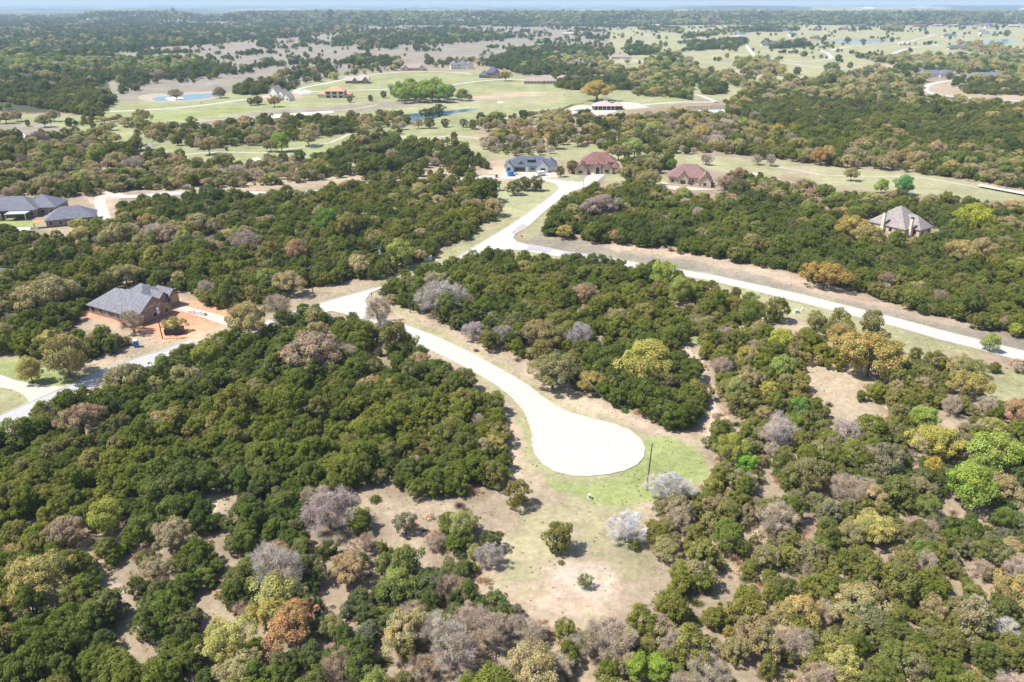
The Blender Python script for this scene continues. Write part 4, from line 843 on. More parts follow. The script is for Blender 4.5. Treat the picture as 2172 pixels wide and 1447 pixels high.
r = empty('stone_pallets', at(417, 666), math.radians(-20)); tag(r, 'row of stacked pale block pallets beside the concrete driveway', 'pallets')
for i in range(5):
    m = MB(); m.box(-3 + i * 1.35, -.5, .12, -3 + i * 1.35 + 1.1, .5, 1.0 + .2 * (i % 2)); b_ = m.build('block_stack', MT['whitestone'], r); m = MB(); m.box(-3.05 + i * 1.35, -.55, 0, -3 + i * 1.35 + 1.15, .55, .12); m.build('pallet', MT['woodlight'], b_)
# van
def van(px, py, yaw, label):
    r = empty('van', at(px, py), math.radians(yaw)); tag(r, label, 'van')
    prof = [(-2.9, .45), (-2.9, 2.35), (-2.75, 2.55), (1.3, 2.55), (1.75, 2.3), (2.2, 1.5), (2.9, 1.25), (3.0, .95), (3.0, .45)]
    m = MB(); k = len(prof); m.mesh([(x, -1, z) for x, z in prof] + [(x, 1, z) for x, z in prof], [tuple(range(k)), tuple(range(2 * k - 1, k - 1, -1))] + [(i, (i + 1) % k + 0, (i + 1) % k + k, i + k)[::-1] for i in range(k)]); m.build('body', MT['white'], r, .06)
    m = MB(); m.mesh([(1.79, -.85, 2.27), (1.79, .85, 2.27), (2.2, .85, 1.55), (2.2, -.85, 1.55), (1.82, -.85, 2.29), (1.82, .85, 2.29), (2.24, .85, 1.57), (2.24, -.85, 1.57)], [(4, 7, 6, 5), (0, 1, 2, 3), (0, 3, 7, 4), (1, 5, 6, 2), (0, 4, 5, 1), (2, 6, 7, 3)]); m.build('windscreen', MT['glass'], r)
    for s in (-1, 1):
        m = MB(); m.box(.75, min(s * 1.0, s * 1.02), 1.5, 1.6, max(s * 1.0, s * 1.02), 2.15); m.build('side_window', MT['glass'], r)
        for x in (-1.9, 1.9):
            m = MB(); m.tube((x, s * .78, .36), (x, s * 1.03, .36), .36, .36, 18); w_ = m.build('wheel', MT['tyre'], r); m = MB(); m.tube((x, s * 1.03, .36), (x, s * 1.045, .36), .2, .2, 14); m.build('rim', MT['metal'], w_)
        m = MB(); m.box(2.98, s * .75 - .15, .75, 3.02, s * .75 + .15, .95); m.build('headlight', MT['metal'], r)
van(1146, 373, 215, 'white van parked on the pale drive in front of the white house')
def cart(px, py, label, yaw):
    r = empty('golf_cart', at(px, py), math.radians(yaw)); tag(r, label, 'golf cart')
    m = MB(); m.box(-1.2, -.6, .3, 1.2, .6, .75); m.box(-.5, -.55, .75, -.1, .55, 1.2); m.build('body', MT['white'], r, .05); m = MB(); m.box(-1.0, -.6, 1.85, .8, .6, 1.92); m.build('canopy', MT['white'], r)
    m = MB()
    for x in (-.95, .75):
        for y in (-.55, .55): m.tube((x, y, .7), (x, y, 1.86), .03, .03, 6)
    m.build('canopy_post', MT['dark'], r)
    for x in (-.8, .8):
        for s in (-1, 1): m = MB(); m.tube((x, s * .5, .25), (x, s * .66, .25), .25, .25, 12); m.build('wheel', MT['tyre'], r)
cart(426, 218, 'small dark and white golf cart on the path below the pond', 20)
cart(1195, 202, 'white golf cart alone on the open fairway left of the golden oak', 30)
cart(437, 270, 'golf cart beside the small sand bunker behind the left oaks', 0)
# garden shelter at left
r = empty('garden_shelter', at(318, 318)); tag(r, 'small grey roofed shelter among the oaks by the left fairway', 'shelter')
m = MB(); hiproof(m, -4, -3, 4, 3, 2.8, 1.6); m.build('roof', MT['roof_taupe'], r)
for x in (-3.8, 3.8):
    for y in (-2.8, 2.8): m = MB(); m.tube((x, y, 0), (x, y, 2.7), .12, .12, 8); m.build('post', MT['wood'], r)
HOUSE_CLEAR.append((at(318, 318).x, at(318, 318).y, 7))
r = empty('garden_canopy', at(52, 492)); tag(r, 'low white canopy on the lawn below the patio house', 'canopy')
m = MB(); k = 10
for i in range(k): a0, a1 = PI * i / k, PI * (i + 1) / k; m.mesh([(-3.2, -1.6 * math.cos(a0), .8 + 1.0 * math.sin(a0)), (-3.2, -1.6 * math.cos(a1), .8 + 1.0 * math.sin(a1)), (3.2, -1.6 * math.cos(a1), .8 + 1.0 * math.sin(a1)), (3.2, -1.6 * math.cos(a0), .8 + 1.0 * math.sin(a0))], [(3, 2, 1, 0)])
m.build('cover', MT['white'], r)
for x in (-3.1, 3.1):
    for y in (-1.58, 1.58): m = MB(); m.tube((x, y, 0), (x, y, .85), .05, .05, 6); m.build('leg', MT['metal'], r)
# fence round the pool, court and bridge
def fence(pts, h, label, name='fence', mtl=None, post=3.0):
    w_ = [at(*p) for p in pts]; r = empty(name, w_[0]); tag(r, label, 'fence'); m = MB(); o0 = w_[0]; k = 0
    for a, b_ in zip(w_[:-1], w_[1:]):
        a = a - o0; b_ = b_ - o0; d = (b_ - a); L = d.length; n_ = max(1, int(L / post)); u = d.normalized()
        for z in (.4, h - .25): m.mesh([(a.x, a.y, z), (b_.x, b_.y, z), (b_.x, b_.y, z + .1), (a.x, a.y, z + .1), (a.x - u.y * .05, a.y + u.x * .05, z), (b_.x - u.y * .05, b_.y + u.x * .05, z), (b_.x - u.y * .05, b_.y + u.x * .05, z + .1), (a.x - u.y * .05, a.y + u.x * .05, z + .1)], [(0, 1, 2, 3), (7, 6, 5, 4), (3, 2, 6, 7), (0, 4, 5, 1)])
        for i in range(int(L / .45)): q = a + u * i * .45; m.box(q.x - .05, q.y - .03, .1, q.x + .05, q.y + .03, h)
        for i in range(n_ + 1):
            if k < 60: q = a + d * i / n_; pm = MB(); pm.box(q.x - .1, q.y - .1, 0, q.x + .1, q.y + .1, h + .15); pm.build('post', mtl, r); k += 1
    m.build('picket_panel', mtl, r)
fence([(1191, 234), (1215, 224), (1240, 221)], 1.6, 'wooden picket fence behind the clubhouse pool', mtl=MT['wood'])
fence([(1200, 243), (1240, 249), (1280, 250)], 1.6, 'pale picket fence in front of the clubhouse pool', mtl=MT['wood'])
fence([(1455, 233), (1540, 231)], 3.0, 'tall dark fence behind the blue sports court', mtl=MT['dark'])
sheet('sports_court', [(1452, 241), (1456, 235), (1536, 233), (1542, 240)], mat('court_surface', (.30, .42, .55), noise=(.1, .2)), .05)
sheet('pool_water', [(1216, 234), (1232, 232), (1252, 233), (1246, 236), (1226, 237)], MT['water'], .06, sm=True)
b0, b1 = at(2075, 397), at(2220, 424); d = b1 - b0; r = empty('footbridge', b0, math.atan2(d.y, d.x)); tag(r, 'long pale footbridge with railings at the right edge of the fairway', 'bridge'); L = d.length
part(r, 'deck', MT['trim'], (0, -1.6, .9, L, 1.6, 1.2))
for s in (-1, 1):
    m = MB(); m.box(0, s * 1.55 - .05, 2.2, L, s * 1.55 + .05, 2.32); m.box(0, s * 1.55 - .04, 1.6, L, s * 1.55 + .04, 1.7); rl = m.build('railing', MT['trim'], r)
    for i in range(int(L / 3)): m = MB(); m.box(i * 3, s * 1.55 - .08, 1.2, i * 3 + .15, s * 1.55 + .08, 2.35); m.build('rail_post', MT['trim'], rl)
for i in range(1, int(L / 9)):
    m = MB(); m.box(i * 9, -1.2, -.2, i * 9 + .4, 1.2, .9); m.build('pier', MT['dark'], r)

# ------------------------------------------------------------------ tree meshes
def unit(v): return v / np.maximum(np.linalg.norm(v, axis=-1, keepdims=True), 1e-9)
def faces_mesh(name, C, Nn, L, W, lv, material, R):
    """quads with centre C, normal Nn, half sizes L, W and a colour factor lv"""
    n = len(C); t = unit(np.cross(Nn, R.normal(size=(n, 3)))); b = np.cross(Nn, t)
    L = L[:, None]; W = W[:, None]; k = R.uniform(.5, 1.0, (n, 4, 1))
    V = np.stack([C - t * L * k[:, 0] - b * W * k[:, 1] * .6, C + t * L * k[:, 1] * .7 - b * W * k[:, 2], C + t * L * k[:, 2] + b * W * k[:, 3] * .7, C - t * L * k[:, 3] * .6 + b * W * k[:, 0]], 1).reshape(-1, 3).astype(np.float32)
    me = bpy.data.meshes.new(name); me.vertices.add(len(V)); me.vertices.foreach_set('co', V.ravel())
    me.loops.add(4 * n); me.loops.foreach_set('vertex_index', np.arange(4 * n)); me.polygons.add(n); me.polygons.foreach_set('loop_start', np.arange(n) * 4)
    me.update(calc_edges=True)
    a = me.attributes.new('lv', 'FLOAT_VECTOR', 'POINT'); a.data.foreach_set('vector', np.repeat(lv, 4, 0).astype(np.float32).ravel())
    me.materials.append(material); return me
def lobes_of(R, kind, seed=99):
    out = []
    if kind == 'juniper':
        n = R.integers(36, 58); rx, rz, cz = 2.15, 2.2 * R.uniform(.8, 1.15), 2.75; ax = R.uniform(.72, 1.3) if seed > 14 else 1.0; lr = (.35, .80)
    elif kind == 'oak': n = R.integers(54, 70); rx, rz, cz = 4.1, 2.5, 4.7; ax = R.uniform(.85, 1.15); lr = (.6, 1.25)
    elif kind == 'leafy': n = R.integers(26, 38); rx, rz, cz = 3.2, 3.0, 4.6; ax = R.uniform(.85, 1.15); lr = (.8, 1.4)
    else: n = R.integers(30, 42); rx, rz, cz = 3.2, 2.3, 3.9; ax = R.uniform(.8, 1.2); lr = (.8, 1.4)
    ph = R.uniform(0, 6.28, 3)
    for i in range(n):
        z = 1 - 2 * (i + .5) / n; z = max(-.75, z * .95 + .05); th = i * 2.39996 + R.normal() * .35
        q = math.sqrt(max(0, 1 - z * z)); m = R.uniform(.55, 1.1) * (1 + .18 * math.sin(2 * th + ph[0]) + .12 * math.sin(3 * th + ph[1]))
        c = np.array([q * math.cos(th) * rx * m * ax, q * math.sin(th) * rx * m / ax, cz + z * rz * R.uniform(.75, 1.05)])
        out.append((c, R.uniform(*lr)))
    for i in range(6 if kind != 'juniper' else 4): out.append((np.array([R.normal() * rx * .35, R.normal() * rx * .35, cz + rz * R.uniform(.1, .7)]), R.uniform(*lr)))
    return out, np.array([0, 0, cz])
def crown_mesh(kind, seed):
    R = np.random.default_rng(seed); lb, cc = lobes_of(R, kind, seed); C, N_, L, W, V = [], [], [], [], []
    for c, r in lb:
        o = unit(c - cc + np.array([0, 0, .8])); base = np.array([1., 1, 1]) * R.uniform(.82, 1.2) * np.array([R.uniform(.93, 1.1), 1, R.uniform(.85, 1.1)])
        if kind == 'bare':
            n = 230; d = unit(R.normal(size=(n, 3)) + o * .9); ln = R.uniform(.16, .42, n); p = c + d * (r * R.uniform(.2, 1.05, (n, 1))); d = unit(d + R.normal(size=(n, 3)) * .45)
            C.append((p, d, ln)); V.append(np.ones((n, 3)) * base * R.uniform(.7, 1.25, (n, 1))); continue
        n = {'juniper': 250, 'oak': 300, 'leafy': 300}[kind]; n = int(n * (r / .95) ** 1.6 if kind == 'juniper' else n * (r / 1.2) ** 1.6)
        d = unit(R.normal(size=(n, 3)) + o * .75); rad = R.uniform(.72, 1.08, (n, 1)) * (1 + .25 * np.sin(d[:, :1] * 6 + seed) * np.sin(d[:, 1:2] * 7) )
        p = c + d * r * rad * np.array([1, 1, .85])
        C.append(p); N_.append(unit(d * .9 + R.normal(size=(n, 3)) * .5 + np.array([0, 0, .55])))
        s = {'juniper': (.06, .13), 'oak': (.07, .145), 'leafy': (.075, .155)}[kind]
        L.append(R.uniform(*s, n) * 1.25); W.append(R.uniform(*s, n)); lv_ = base * R.uniform(.72, 1.28, (n, 1)) * np.concatenate([R.uniform(.9, 1.12, (n, 1)), np.ones((n, 1)), R.uniform(.8, 1.15, (n, 1))], 1); tw = R.random(n) < (.20 if kind == 'juniper' else .12); lv_[tw] *= np.array([1.2, 1.0, 1.7]); V.append(lv_)
    if kind == 'bare':
        P_ = np.concatenate([x[0] for x in C]); D_ = np.concatenate([x[1] for x in C]); LN = np.concatenate([x[2] for x in C])[:, None]; n = len(P_)
        s = unit(np.cross(D_, R.normal(size=(n, 3)))); bend = R.normal(size=(n, 3)) * .1; wd = R.uniform(.012, .026, (n, 1))
        Vt = np.stack([P_ - D_ * LN - s * wd, P_ - D_ * LN + s * wd, P_ + D_ * LN + bend + s * wd * .4, P_ + D_ * LN + bend - s * wd * .4], 1).reshape(-1, 3).astype(np.float32)
        me = bpy.data.meshes.new('bare_crown'); me.vertices.add(4 * n); me.vertices.foreach_set('co', Vt.ravel()); me.loops.add(4 * n); me.loops.foreach_set('vertex_index', np.arange(4 * n))
        me.polygons.add(n); me.polygons.foreach_set('loop_start', np.arange(n) * 4); me.update(calc_edges=True)
        a = me.attributes.new('lv', 'FLOAT_VECTOR', 'POINT'); a.data.foreach_set('vector', np.repeat(np.concatenate(V), 4, 0).astype(np.float32).ravel()); me.materials.append(MT['twigs'])
        return me, lb
    return faces_mesh(kind + '_crown', np.concatenate(C), np.concatenate(N_), np.concatenate(L), np.concatenate(W), np.concatenate(V), MT['leaves'], R), lb
def trunk_mesh(kind, seed, lb):
    R = random.Random(seed); m = MB()
    th, r0 = {'juniper': (1.2, .16), 'oak': (2.0, .30), 'leafy': (1.9, .22), 'bare': (1.3, .18)}[kind]
    n = 3 if kind in ('juniper', 'bare') else 1
    tops = []
    for i in range(n):
        a = R.uniform(0, 6.28); k = .35 if n > 1 else .1; top = Vector((math.cos(a) * k, math.sin(a) * k, th * R.uniform(.85, 1.15)))
        m.tube((math.cos(a) * .08 * (n > 1), math.sin(a) * .08 * (n > 1), -.3), top, r0 * (1 if n == 1 else .8), r0 * .7, 7, False); tops.append(top)
    lim = []
    for c, r in sorted(lb, key=lambda q: q[0][2])[::2 if kind != 'bare' else 1]:
        c = Vector(c); t = min(tops, key=lambda q: (q - c).length); mid = t.lerp(c, .45) + Vector((R.gauss(0, .15), R.gauss(0, .15), R.uniform(.0, .35)))
        m.tube(t, mid, r0 * .42, r0 * .25, 5, False); m.tube(mid, c, r0 * .25, r0 * .08, 4, False)
        if kind == 'bare':
            for j in range(3): e = c + Vector((R.gauss(0, .5), R.gauss(0, .5), R.gauss(.3, .4))); m.tube(c, e, r0 * .1, r0 * .03, 3, False)
    me = bpy.data.meshes.new(kind + '_trunk'); me.from_pydata(m.v, [], m.f); me.update(); me.materials.append(MT['graybark'] if kind == 'bare' else MT['bark']); return me
KN = dict(juniper=12, oak=8, bare=6, leafy=5); MESH = {}
for ki, (k, nv_) in enumerate(KN.items()):
    for v in range(nv_):
        cm, lb = crown_mesh(k, 100 * ki + v + 11); MESH[k, v] = (cm, trunk_mesh(k, v + 5, lb))
RAD = dict(juniper=2.7, oak=4.9, bare=3.9, leafy=4.0); HGT = dict(juniper=5.2, oak=7.6, bare=6.6, leafy=8.0)

# ------------------------------------------------------------------ where the trees stand
KIDX = ['juniper', 'oak', 'bare', 'leafy']
rows_ = []            # kind, X, Y, Z, scale, tint
TINT = {
 'juniper': [((.130, .170, .030), .38), ((.165, .194, .038), .38), ((.208, .202, .066), .15), ((.104, .136, .034), .13)],
 'juniperR': [((.192, .208, .056), .42), ((.240, .230, .120), .24), ((.158, .186, .042), .34)],
 'oak': [((.40, .335, .165), .34), ((.43, .36, .12), .12), ((.33, .315, .135), .38), ((.40, .29, .165), .08), ((.40, .39, .13), .08)],
 'bare': [((.43, .35, .265), .45), ((.50, .435, .35), .2), ((.38, .285, .20), .35)],
 'leafy': [((.20, .255, .055), .3), ((.27, .32, .09), .3), ((.155, .205, .05), .2), ((.32, .33, .12), .2)]}
def pick(key, n):
    t = TINT[key]; c = np.array([x[0] for x in t]); p = np.array([x[1] for x in t]); p = p / p.sum()
    a = c[rng.choice(len(t), n, p=p)]; b = c[rng.choice(len(t), n, p=p)]; f = rng.uniform(.55, 1, (n, 1))
    return (a * f + b * (1 - f)) * rng.uniform(.86, 1.14, (n, 1))
#          big: density, kinds(oak,bare,leafy)   juniper density
CL = {J: (.12, (.50, .36, .14), 1.0), JR: (.46, (.22, .64, .14), .95), M: (.85, (.56, .28, .16), .34), B: (.95, (.22, .70, .08), .16), G: (.85, (.25, .10, .65), .45),
      S: (.024, (.3, .2, .5), .085), GO: (.010, (.5, .1, .4), .008), O: (.40, (.90, .05, .05), .06), D: (.45, (.30, .25, .45), .85), SD: (.12, (.5, .3, .2), .42), YD: (.35, (.6, .25, .15), .22), OPEN: (0, (1, 0, 0), 0)}
manual = []           # X, Y, radius of hand placed trees
def cand(y0, y1, s):
    out = []; ys = np.arange(y0, y1, s * .87)
    for i, y in enumerate(ys):
        hw = (.70 * zdep(y) + 12) + 25; xs = np.arange(-hw, hw, s) + (i % 2) * s / 2; out.append(np.stack([xs, np.full_like(xs, y)], 1))
    c = np.concatenate(out); return c + rng.uniform(-.42, .42, c.shape) * s
def cls(X, Y, hgt):
    Z = height(X, Y); wn = 1.5 + Y / 500
    X2 = X + (fbm(X / 6 + 9, Y / 6, 2) - .5) * 2 * wn; Y2 = Y + (fbm(X / 6 + 50, Y / 6 + 20, 2) - .5) * 2 * wn
    px, py = proj(X2, Y2, Z); tx, ty = proj(X2, Y2, Z + hgt)
    c = look(TC, np.clip(px, 0, IW - 1), np.clip(py, 0, IH - 1)); t = look(TC, np.clip(tx, 0, IW - 1), np.clip(ty, 0, IH - 1))
    dense = np.isin(c, [J, JR, M, B, G, D, SD]); bad = dense & np.isin(t, [OPEN]) & (py < 1440) & (py > 120)
    c = np.where(bad, OPEN, c); qx, qy = proj(X, Y, Z); c = np.where(look(RDM, np.clip(qx, 0, IW - 1), np.clip(qy, 0, IH - 1)) & (qy < IH) & (qx > 0) & (qx < IW), 99, c); return c, Z
def clear_ok(X, Y, r):
    ok = np.ones(len(X), bool)
    for (hx, hy, hr) in HOUSE_CLEAR:
        ok &= (X - hx) ** 2 + (Y - hy) ** 2 > (hr + r * .3) ** 2
        # keep the ground just in front of a house open so that it stays in view
        ok &= ~((np.abs(X - hx) < hr * .75) & (Y < hy) & (Y > hy - hr * 1.0 - 8))
    for (hx, hy, hr) in manual: ok &= (X - hx) ** 2 + (Y - hy) ** 2 > (hr * .72 + r * .3) ** 2
    return ok
NOTE = [  # kind, px, py of base, crown width in photo px, tint, label
 ('juniper', 1099, 1072, 66, (.085, .085, .03), 'juniper with two joined crowns on the clearing just left of the cul-de-sac'),
 ('juniper', 1184, 1168, 72, (.085, .095, .03), 'lone rounded olive green juniper in the middle of the lower clearing'),
 ('bare', 1241, 1246, 36, (.20, .21, .09), 'thin sparse sapling on the pale rocky patch of the lower clearing'),
 ('bare', 1326, 1150, 78, (.60, .61, .66), 'pale silvery leafless bush standing at the right of the lower clearing'),
 ('juniper', 1343, 1166, 26, (.10, .12, .03), 'small green juniper at the foot of the silvery leafless bush'),
 ('bare', 1420, 1062, 80, (.52, .53, .56), 'pale grey leafless bush right of the bare power pole'),
 ('oak', 1746, 612, 84, (.38, .28, .085), 'golden live oak alone at the wood edge above the right hand road'),
 ('oak', 1368, 812, 128, (.40, .38, .10), 'broad yellow oak in the lower right of the middle wood'),
 ('oak', 1150, 745, 98, (.29, .25, .105), 'tan olive oak at the left edge of the middle wood'), ('oak', 1172, 825, 100, (.27, .26, .115), 'big grey olive oak behind the power pole at the middle wood edge'),
 ('oak', 1240, 655, 70, (.36, .28, .16), 'pale tan oak high in the centre of the middle wood'), ('oak', 1110, 590, 46, (.36, .33, .10), 'small yellow oak near the top of the middle wood'),
 ('leafy', 1408, 612, 66, (.25, .36, .075), 'vivid light green tree at the top right of the middle wood'), ('leafy', 1440, 650, 60, (.22, .30, .08), 'light green tree below the vivid one in the middle wood'),
 ('bare', 935, 668, 92, (.46, .43, .43), 'sprawling grey dead tree at the left edge of the middle wood'), ('bare', 1003, 722, 46, (.44, .40, .42), 'grey leafless shrub left of the half hidden pole'),
 ('juniper', 1036, 742, 46, (.075, .085, .03), 'dark juniper right at the half hidden pole'), ('bare', 1068, 728, 44, (.42, .38, .40), 'grey leafless shrub right of the half hidden pole'),
 ('bare', 1228, 740, 60, (.44, .41, .42), 'grey leafless tree above the big olive oak'), ('bare', 806, 690, 70, (.42, .36, .30), 'leafless tree overhanging the road edge at the lower junction'),
 ('oak', 925, 622, 62, (.34, .31, .17), 'pale tan oak above the grey dead tree'),
 ('oak', 665, 790, 130, (.35, .28, .185), 'very broad pale tan oak in the upper middle of the left wood'), ('leafy', 445, 790, 70, (.19, .26, .055), 'bright olive green tree in the upper left wood'),
 ('oak', 530, 720, 100, (.36, .31, .13), 'yellow tan oak at the top edge of the left wood by the driveway'), ('oak', 180, 925, 84, (.35, .27, .16), 'tan oak at the left side of the left wood'),
 ('oak', 893, 788, 56, (.38, .31, .17), 'pale tan oak on the road edge of the left wood'), ('leafy', 866, 745, 44, (.27, .34, .11), 'light green small tree on the road edge of the left wood'),
 ('oak', 268, 835, 80, (.32, .29, .13), 'tan olive oak beside the lower left road'), ('leafy', 70, 812, 56, (.30, .32, .10), 'pale green young tree on the left lawn'),
 ('leafy', 150, 800, 90, (.24, .26, .10), 'tall olive green tree with bare trunk on the left lawn'), ('oak', 106, 660, 104, (.37, .33, .16), 'broad pale tan oak left of the brick house'),
 ('oak', 372, 705, 46, (.36, .36, .12), 'yellow green oak beside the black dumpster'), ('bare', 285, 705, 60, (.38, .32, .25), 'tan leafless tree in front of the brick house'),
 ('bare', 440, 632, 44, (.40, .35, .30), 'grey tan leafless tree right of the brick house'), ('leafy', 428, 636, 24, (.25, .36, .06), 'small vivid green bush right of the brick house'),
 ('bare', 590, 672, 60, (.38, .33, .27), 'leafless tree between the concrete driveway and the junction'),
 ('leafy', 852, 568, 66, (.27, .36, .09), 'broad bright green tree by the utility cabinet'), ('leafy', 693, 492, 56, (.12, .25, .05), 'rounded vivid green tree in the upper left wood'),
 ('oak', 632, 558, 60, (.38, .27, .14), 'orange tan oak in the wood behind the hidden pole'), ('bare', 327, 512, 46, (.46, .43, .42), 'pale grey round leafless tree in the far left wood'),
 ('oak', 258, 525, 66, (.33, .31, .13), 'yellow olive oak left of the pale grey round tree'), ('oak', 365, 525, 60, (.36, .28, .18), 'pink tan oak right of the pale grey round tree'),
 ('bare', 525, 535, 60, (.40, .34, .31), 'mauve tan leafless tree in the middle of the upper left wood'),
 ('oak', 90, 1275, 128, (.38, .34, .12), 'broad pale yellow oak near the lower left corner'), ('oak', 490, 1400, 120, (.42, .41, .13), 'big pale yellow tree at the bottom left'),
 ('oak', 580, 1325, 90, (.40, .36, .11), 'yellow tree beside the orange one at the bottom left'), ('oak', 625, 1360, 110, (.42, .27, .12), 'orange tan tree at the bottom left'),
 ('leafy', 545, 1385, 40, (.22, .42, .05), 'small vivid green tree between the yellow trees at the bottom left'), ('leafy', 256, 1180, 30, (.22, .42, .05), 'tiny vivid green tree in the lower left'),
 ('leafy', 232, 1128, 72, (.26, .34, .075), 'light green tree in the lower left wood'), ('oak', 140, 1160, 80, (.36, .29, .17), 'tan tree left of the light green one, lower left'),
 ('oak', 330, 1240, 76, (.36, .31, .16), 'tan oak above the lower left clearing'), ('oak', 370, 1165, 80, (.36, .31, .17), 'pale tan oak at the middle of the lower left'), ('bare', 590, 1250, 110, (.44, .40, .39), 'broad grey leafless tree right of the lower left clearing'),
 ('bare', 700, 1120, 110, (.42, .36, .35), 'wide mauve grey leafless thicket below the left wood'), ('bare', 1040, 1200, 56, (.44, .40, .40), 'grey half dead tree at the left edge of the lower clearing'),
 ('bare', 960, 1410, 120, (.42, .37, .34), 'broad grey leafless tree at the bottom centre'), ('leafy', 1345, 1437, 60, (.22, .36, .06), 'bright green tree at the bottom right of centre'), ('leafy', 1395, 1445, 60, (.20, .34, .055), 'second bright green tree at the bottom right of centre'),
 ('leafy', 2048, 1072, 98, (.22, .36, .07), 'large bright green tree near the right edge'), ('leafy', 2095, 1010, 110, (.24, .36, .08), 'broad bright green tree above the large one near the right edge'), ('oak', 1975, 975, 96, (.42, .40, .10), 'yellow oak left of the bright green trees near the right edge'),
 ('oak', 1975, 1010, 50, (.44, .36, .08), 'small golden tree below the yellow oak at right'), ('leafy', 1955, 915, 62, (.24, .36, .08), 'green tree above the yellow oak at right'),
 ('leafy', 1550, 985, 64, (.26, .34, .08), 'light green tree at the tree edge right of the cul-de-sac'), ('leafy', 1582, 1002, 44, (.17, .38, .05), 'small vivid green tree at the tree edge right of the cul-de-sac'),
 ('leafy', 1750, 1130, 34, (.20, .40, .06), 'narrow vivid green tree in the lower right wood'), ('oak', 1690, 1330, 94, (.42, .34, .12), 'golden tan oak in the lower right wood'), ('bare', 2120, 1360, 60, (.52, .50, .50), 'pale grey leafless tree at the lower right edge'),
 ('bare', 1790, 790 + 150, 60, (.40, .36, .36), 'grey leafless tree below the small right clearing'), ('bare', 1645, 945, 76, (.46, .42, .42), 'grey leafless tree right of the trail end'),
 ('oak', 1778, 745, 70, (.38, .31, .12), 'tan gold oak among the trees below the right hand road'), ('oak', 1838, 800, 130, (.40, .33, .105), 'broad golden oak with spreading crown below the right hand road'), ('oak', 1890, 820, 60, (.38, .38, .11), 'yellow green oak beside the broad golden one'),
 ('oak', 1583, 775, 50, (.42, .36, .10), 'small golden oak by the top of the trail'), ('leafy', 1655, 752, 56, (.30, .40, .07), 'yellow green tree in the scattered trees below the road'), ('oak', 1628, 845, 44, (.42, .38, .09), 'small yellow oak in the wood right of the trail'),
 ('leafy', 1690, 885, 44, (.13, .30, .07), 'rounded deep green tree in the wood right of the trail'), ('oak', 2050, 845, 76, (.38, .34, .11), 'tan yellow oak near the right grass strip'), ('oak', 2150, 900, 70, (.42, .29, .15), 'orange tan oak at the right edge'),
 ('juniper', 1560, 672, 50, (.09, .09, .03), 'flat topped juniper left of three on the open slope below the road'), ('juniper', 1597, 688, 34, (.08, .085, .03), 'slim juniper in the middle of the open slope below the road'), ('juniper', 1645, 682, 54, (.08, .09, .03), 'rounded juniper on the open slope left of the transformer box'),
 ('juniper', 1728, 702, 44, (.11, .11, .045), 'olive juniper right of the transformer box'), ('juniper', 1776, 702, 52, (.09, .10, .03), 'round juniper second right of the transformer box'), ('juniper', 1845, 710, 56, (.10, .105, .045), 'grey green juniper beside the right hand road'),
 ('juniper', 1978, 788, 50, (.085, .095, .03), 'round dark juniper on the verge near the right edge'), ('leafy', 2098, 745, 36, (.24, .36, .09), 'light green tree beside the road near the right edge'), ('leafy', 2150, 715, 28, (.28, .36, .07), 'yellow green bush at the wood edge far right'),
 ('oak', 1802, 508, 70, (.42, .34, .10), 'golden oak left of the stone house'), ('oak', 1838, 525, 66, (.38, .33, .12), 'tan yellow oak in front of the stone house'), ('leafy', 2060, 492, 74, (.32, .42, .06), 'bright yellow green tree right of the stone house'), ('oak', 2035, 562, 72, (.37, .32, .12), 'tan oak in the right hand wood'),
 ('oak', 1275, 465, 80, (.36, .29, .24), 'pink tan oak in the wood right of the upper road'), ('oak', 1540, 404, 44, (.36, .29, .19), 'pale pink tan oak right of the maroon roofed house'),
 ('juniper', 1051, 404, 26, (.07, .08, .03), 'dark juniper left of the group on the grass by the top junction'), ('juniper', 1090, 414, 38, (.07, .08, .03), 'largest juniper of the group on the grass by the top junction'), ('juniper', 1112, 404, 32, (.085, .09, .03), 'middle juniper of the group on the grass by the top junction'), ('juniper', 1137, 405, 32, (.075, .085, .03), 'right juniper of the group on the grass by the top junction'),
 ('oak', 1266, 214, 84, (.44, .35, .10), 'large golden oak behind the clubhouse'), ('oak', 1072, 172, 28, (.33, .32, .09), 'lone olive oak beside the upper golf road'), ('oak', 583, 227, 26, (.36, .27, .11), 'golden oak in front of the tall white house'),
 ('juniper', 548, 222, 22, (.06, .065, .03), 'dark tree left of the tall white house'), ('juniper', 534, 224, 20, (.07, .07, .035), 'dark brown tree at the far left of the tall white house'), ('juniper', 742, 218, 15, (.06, .075, .03), 'small dark tree right below the orange villa'), ('juniper', 786, 215, 14, (.06, .075, .03), 'small dark tree between the villa and the green grove'), ('juniper', 814, 208, 16, (.06, .075, .03), 'dark tree just left of the green grove'),
 ('bare', 375, 211, 30, (.34, .30, .17), 'olive bush on the pale island of the pond'), ('leafy', 468, 208, 28, (.20, .22, .13), 'grey green tree at the right end of the pond'), ('bare', 455, 205, 10, (.25, .22, .2), 'thin dead tree by the right end of the pond'),
 ('oak', 305, 262, 38, (.30, .27, .10), 'olive oak alone on the left fairway'), ('oak', 14, 262, 32, (.32, .26, .14), 'tan oak at the left edge of the fairways'), ('oak', 38, 258, 26, (.31, .25, .13), 'tan oak second from the left edge of the fairways'), ('juniper', 60, 268, 13, (.07, .08, .03), 'small dark tree on the left fairway slope'), ('oak', 96, 270, 30, (.31, .30, .11), 'olive oak on the left fairway slope'), ('oak', 116, 258, 28, (.30, .26, .13), 'tan oak behind the olive one on the left fairway slope'),
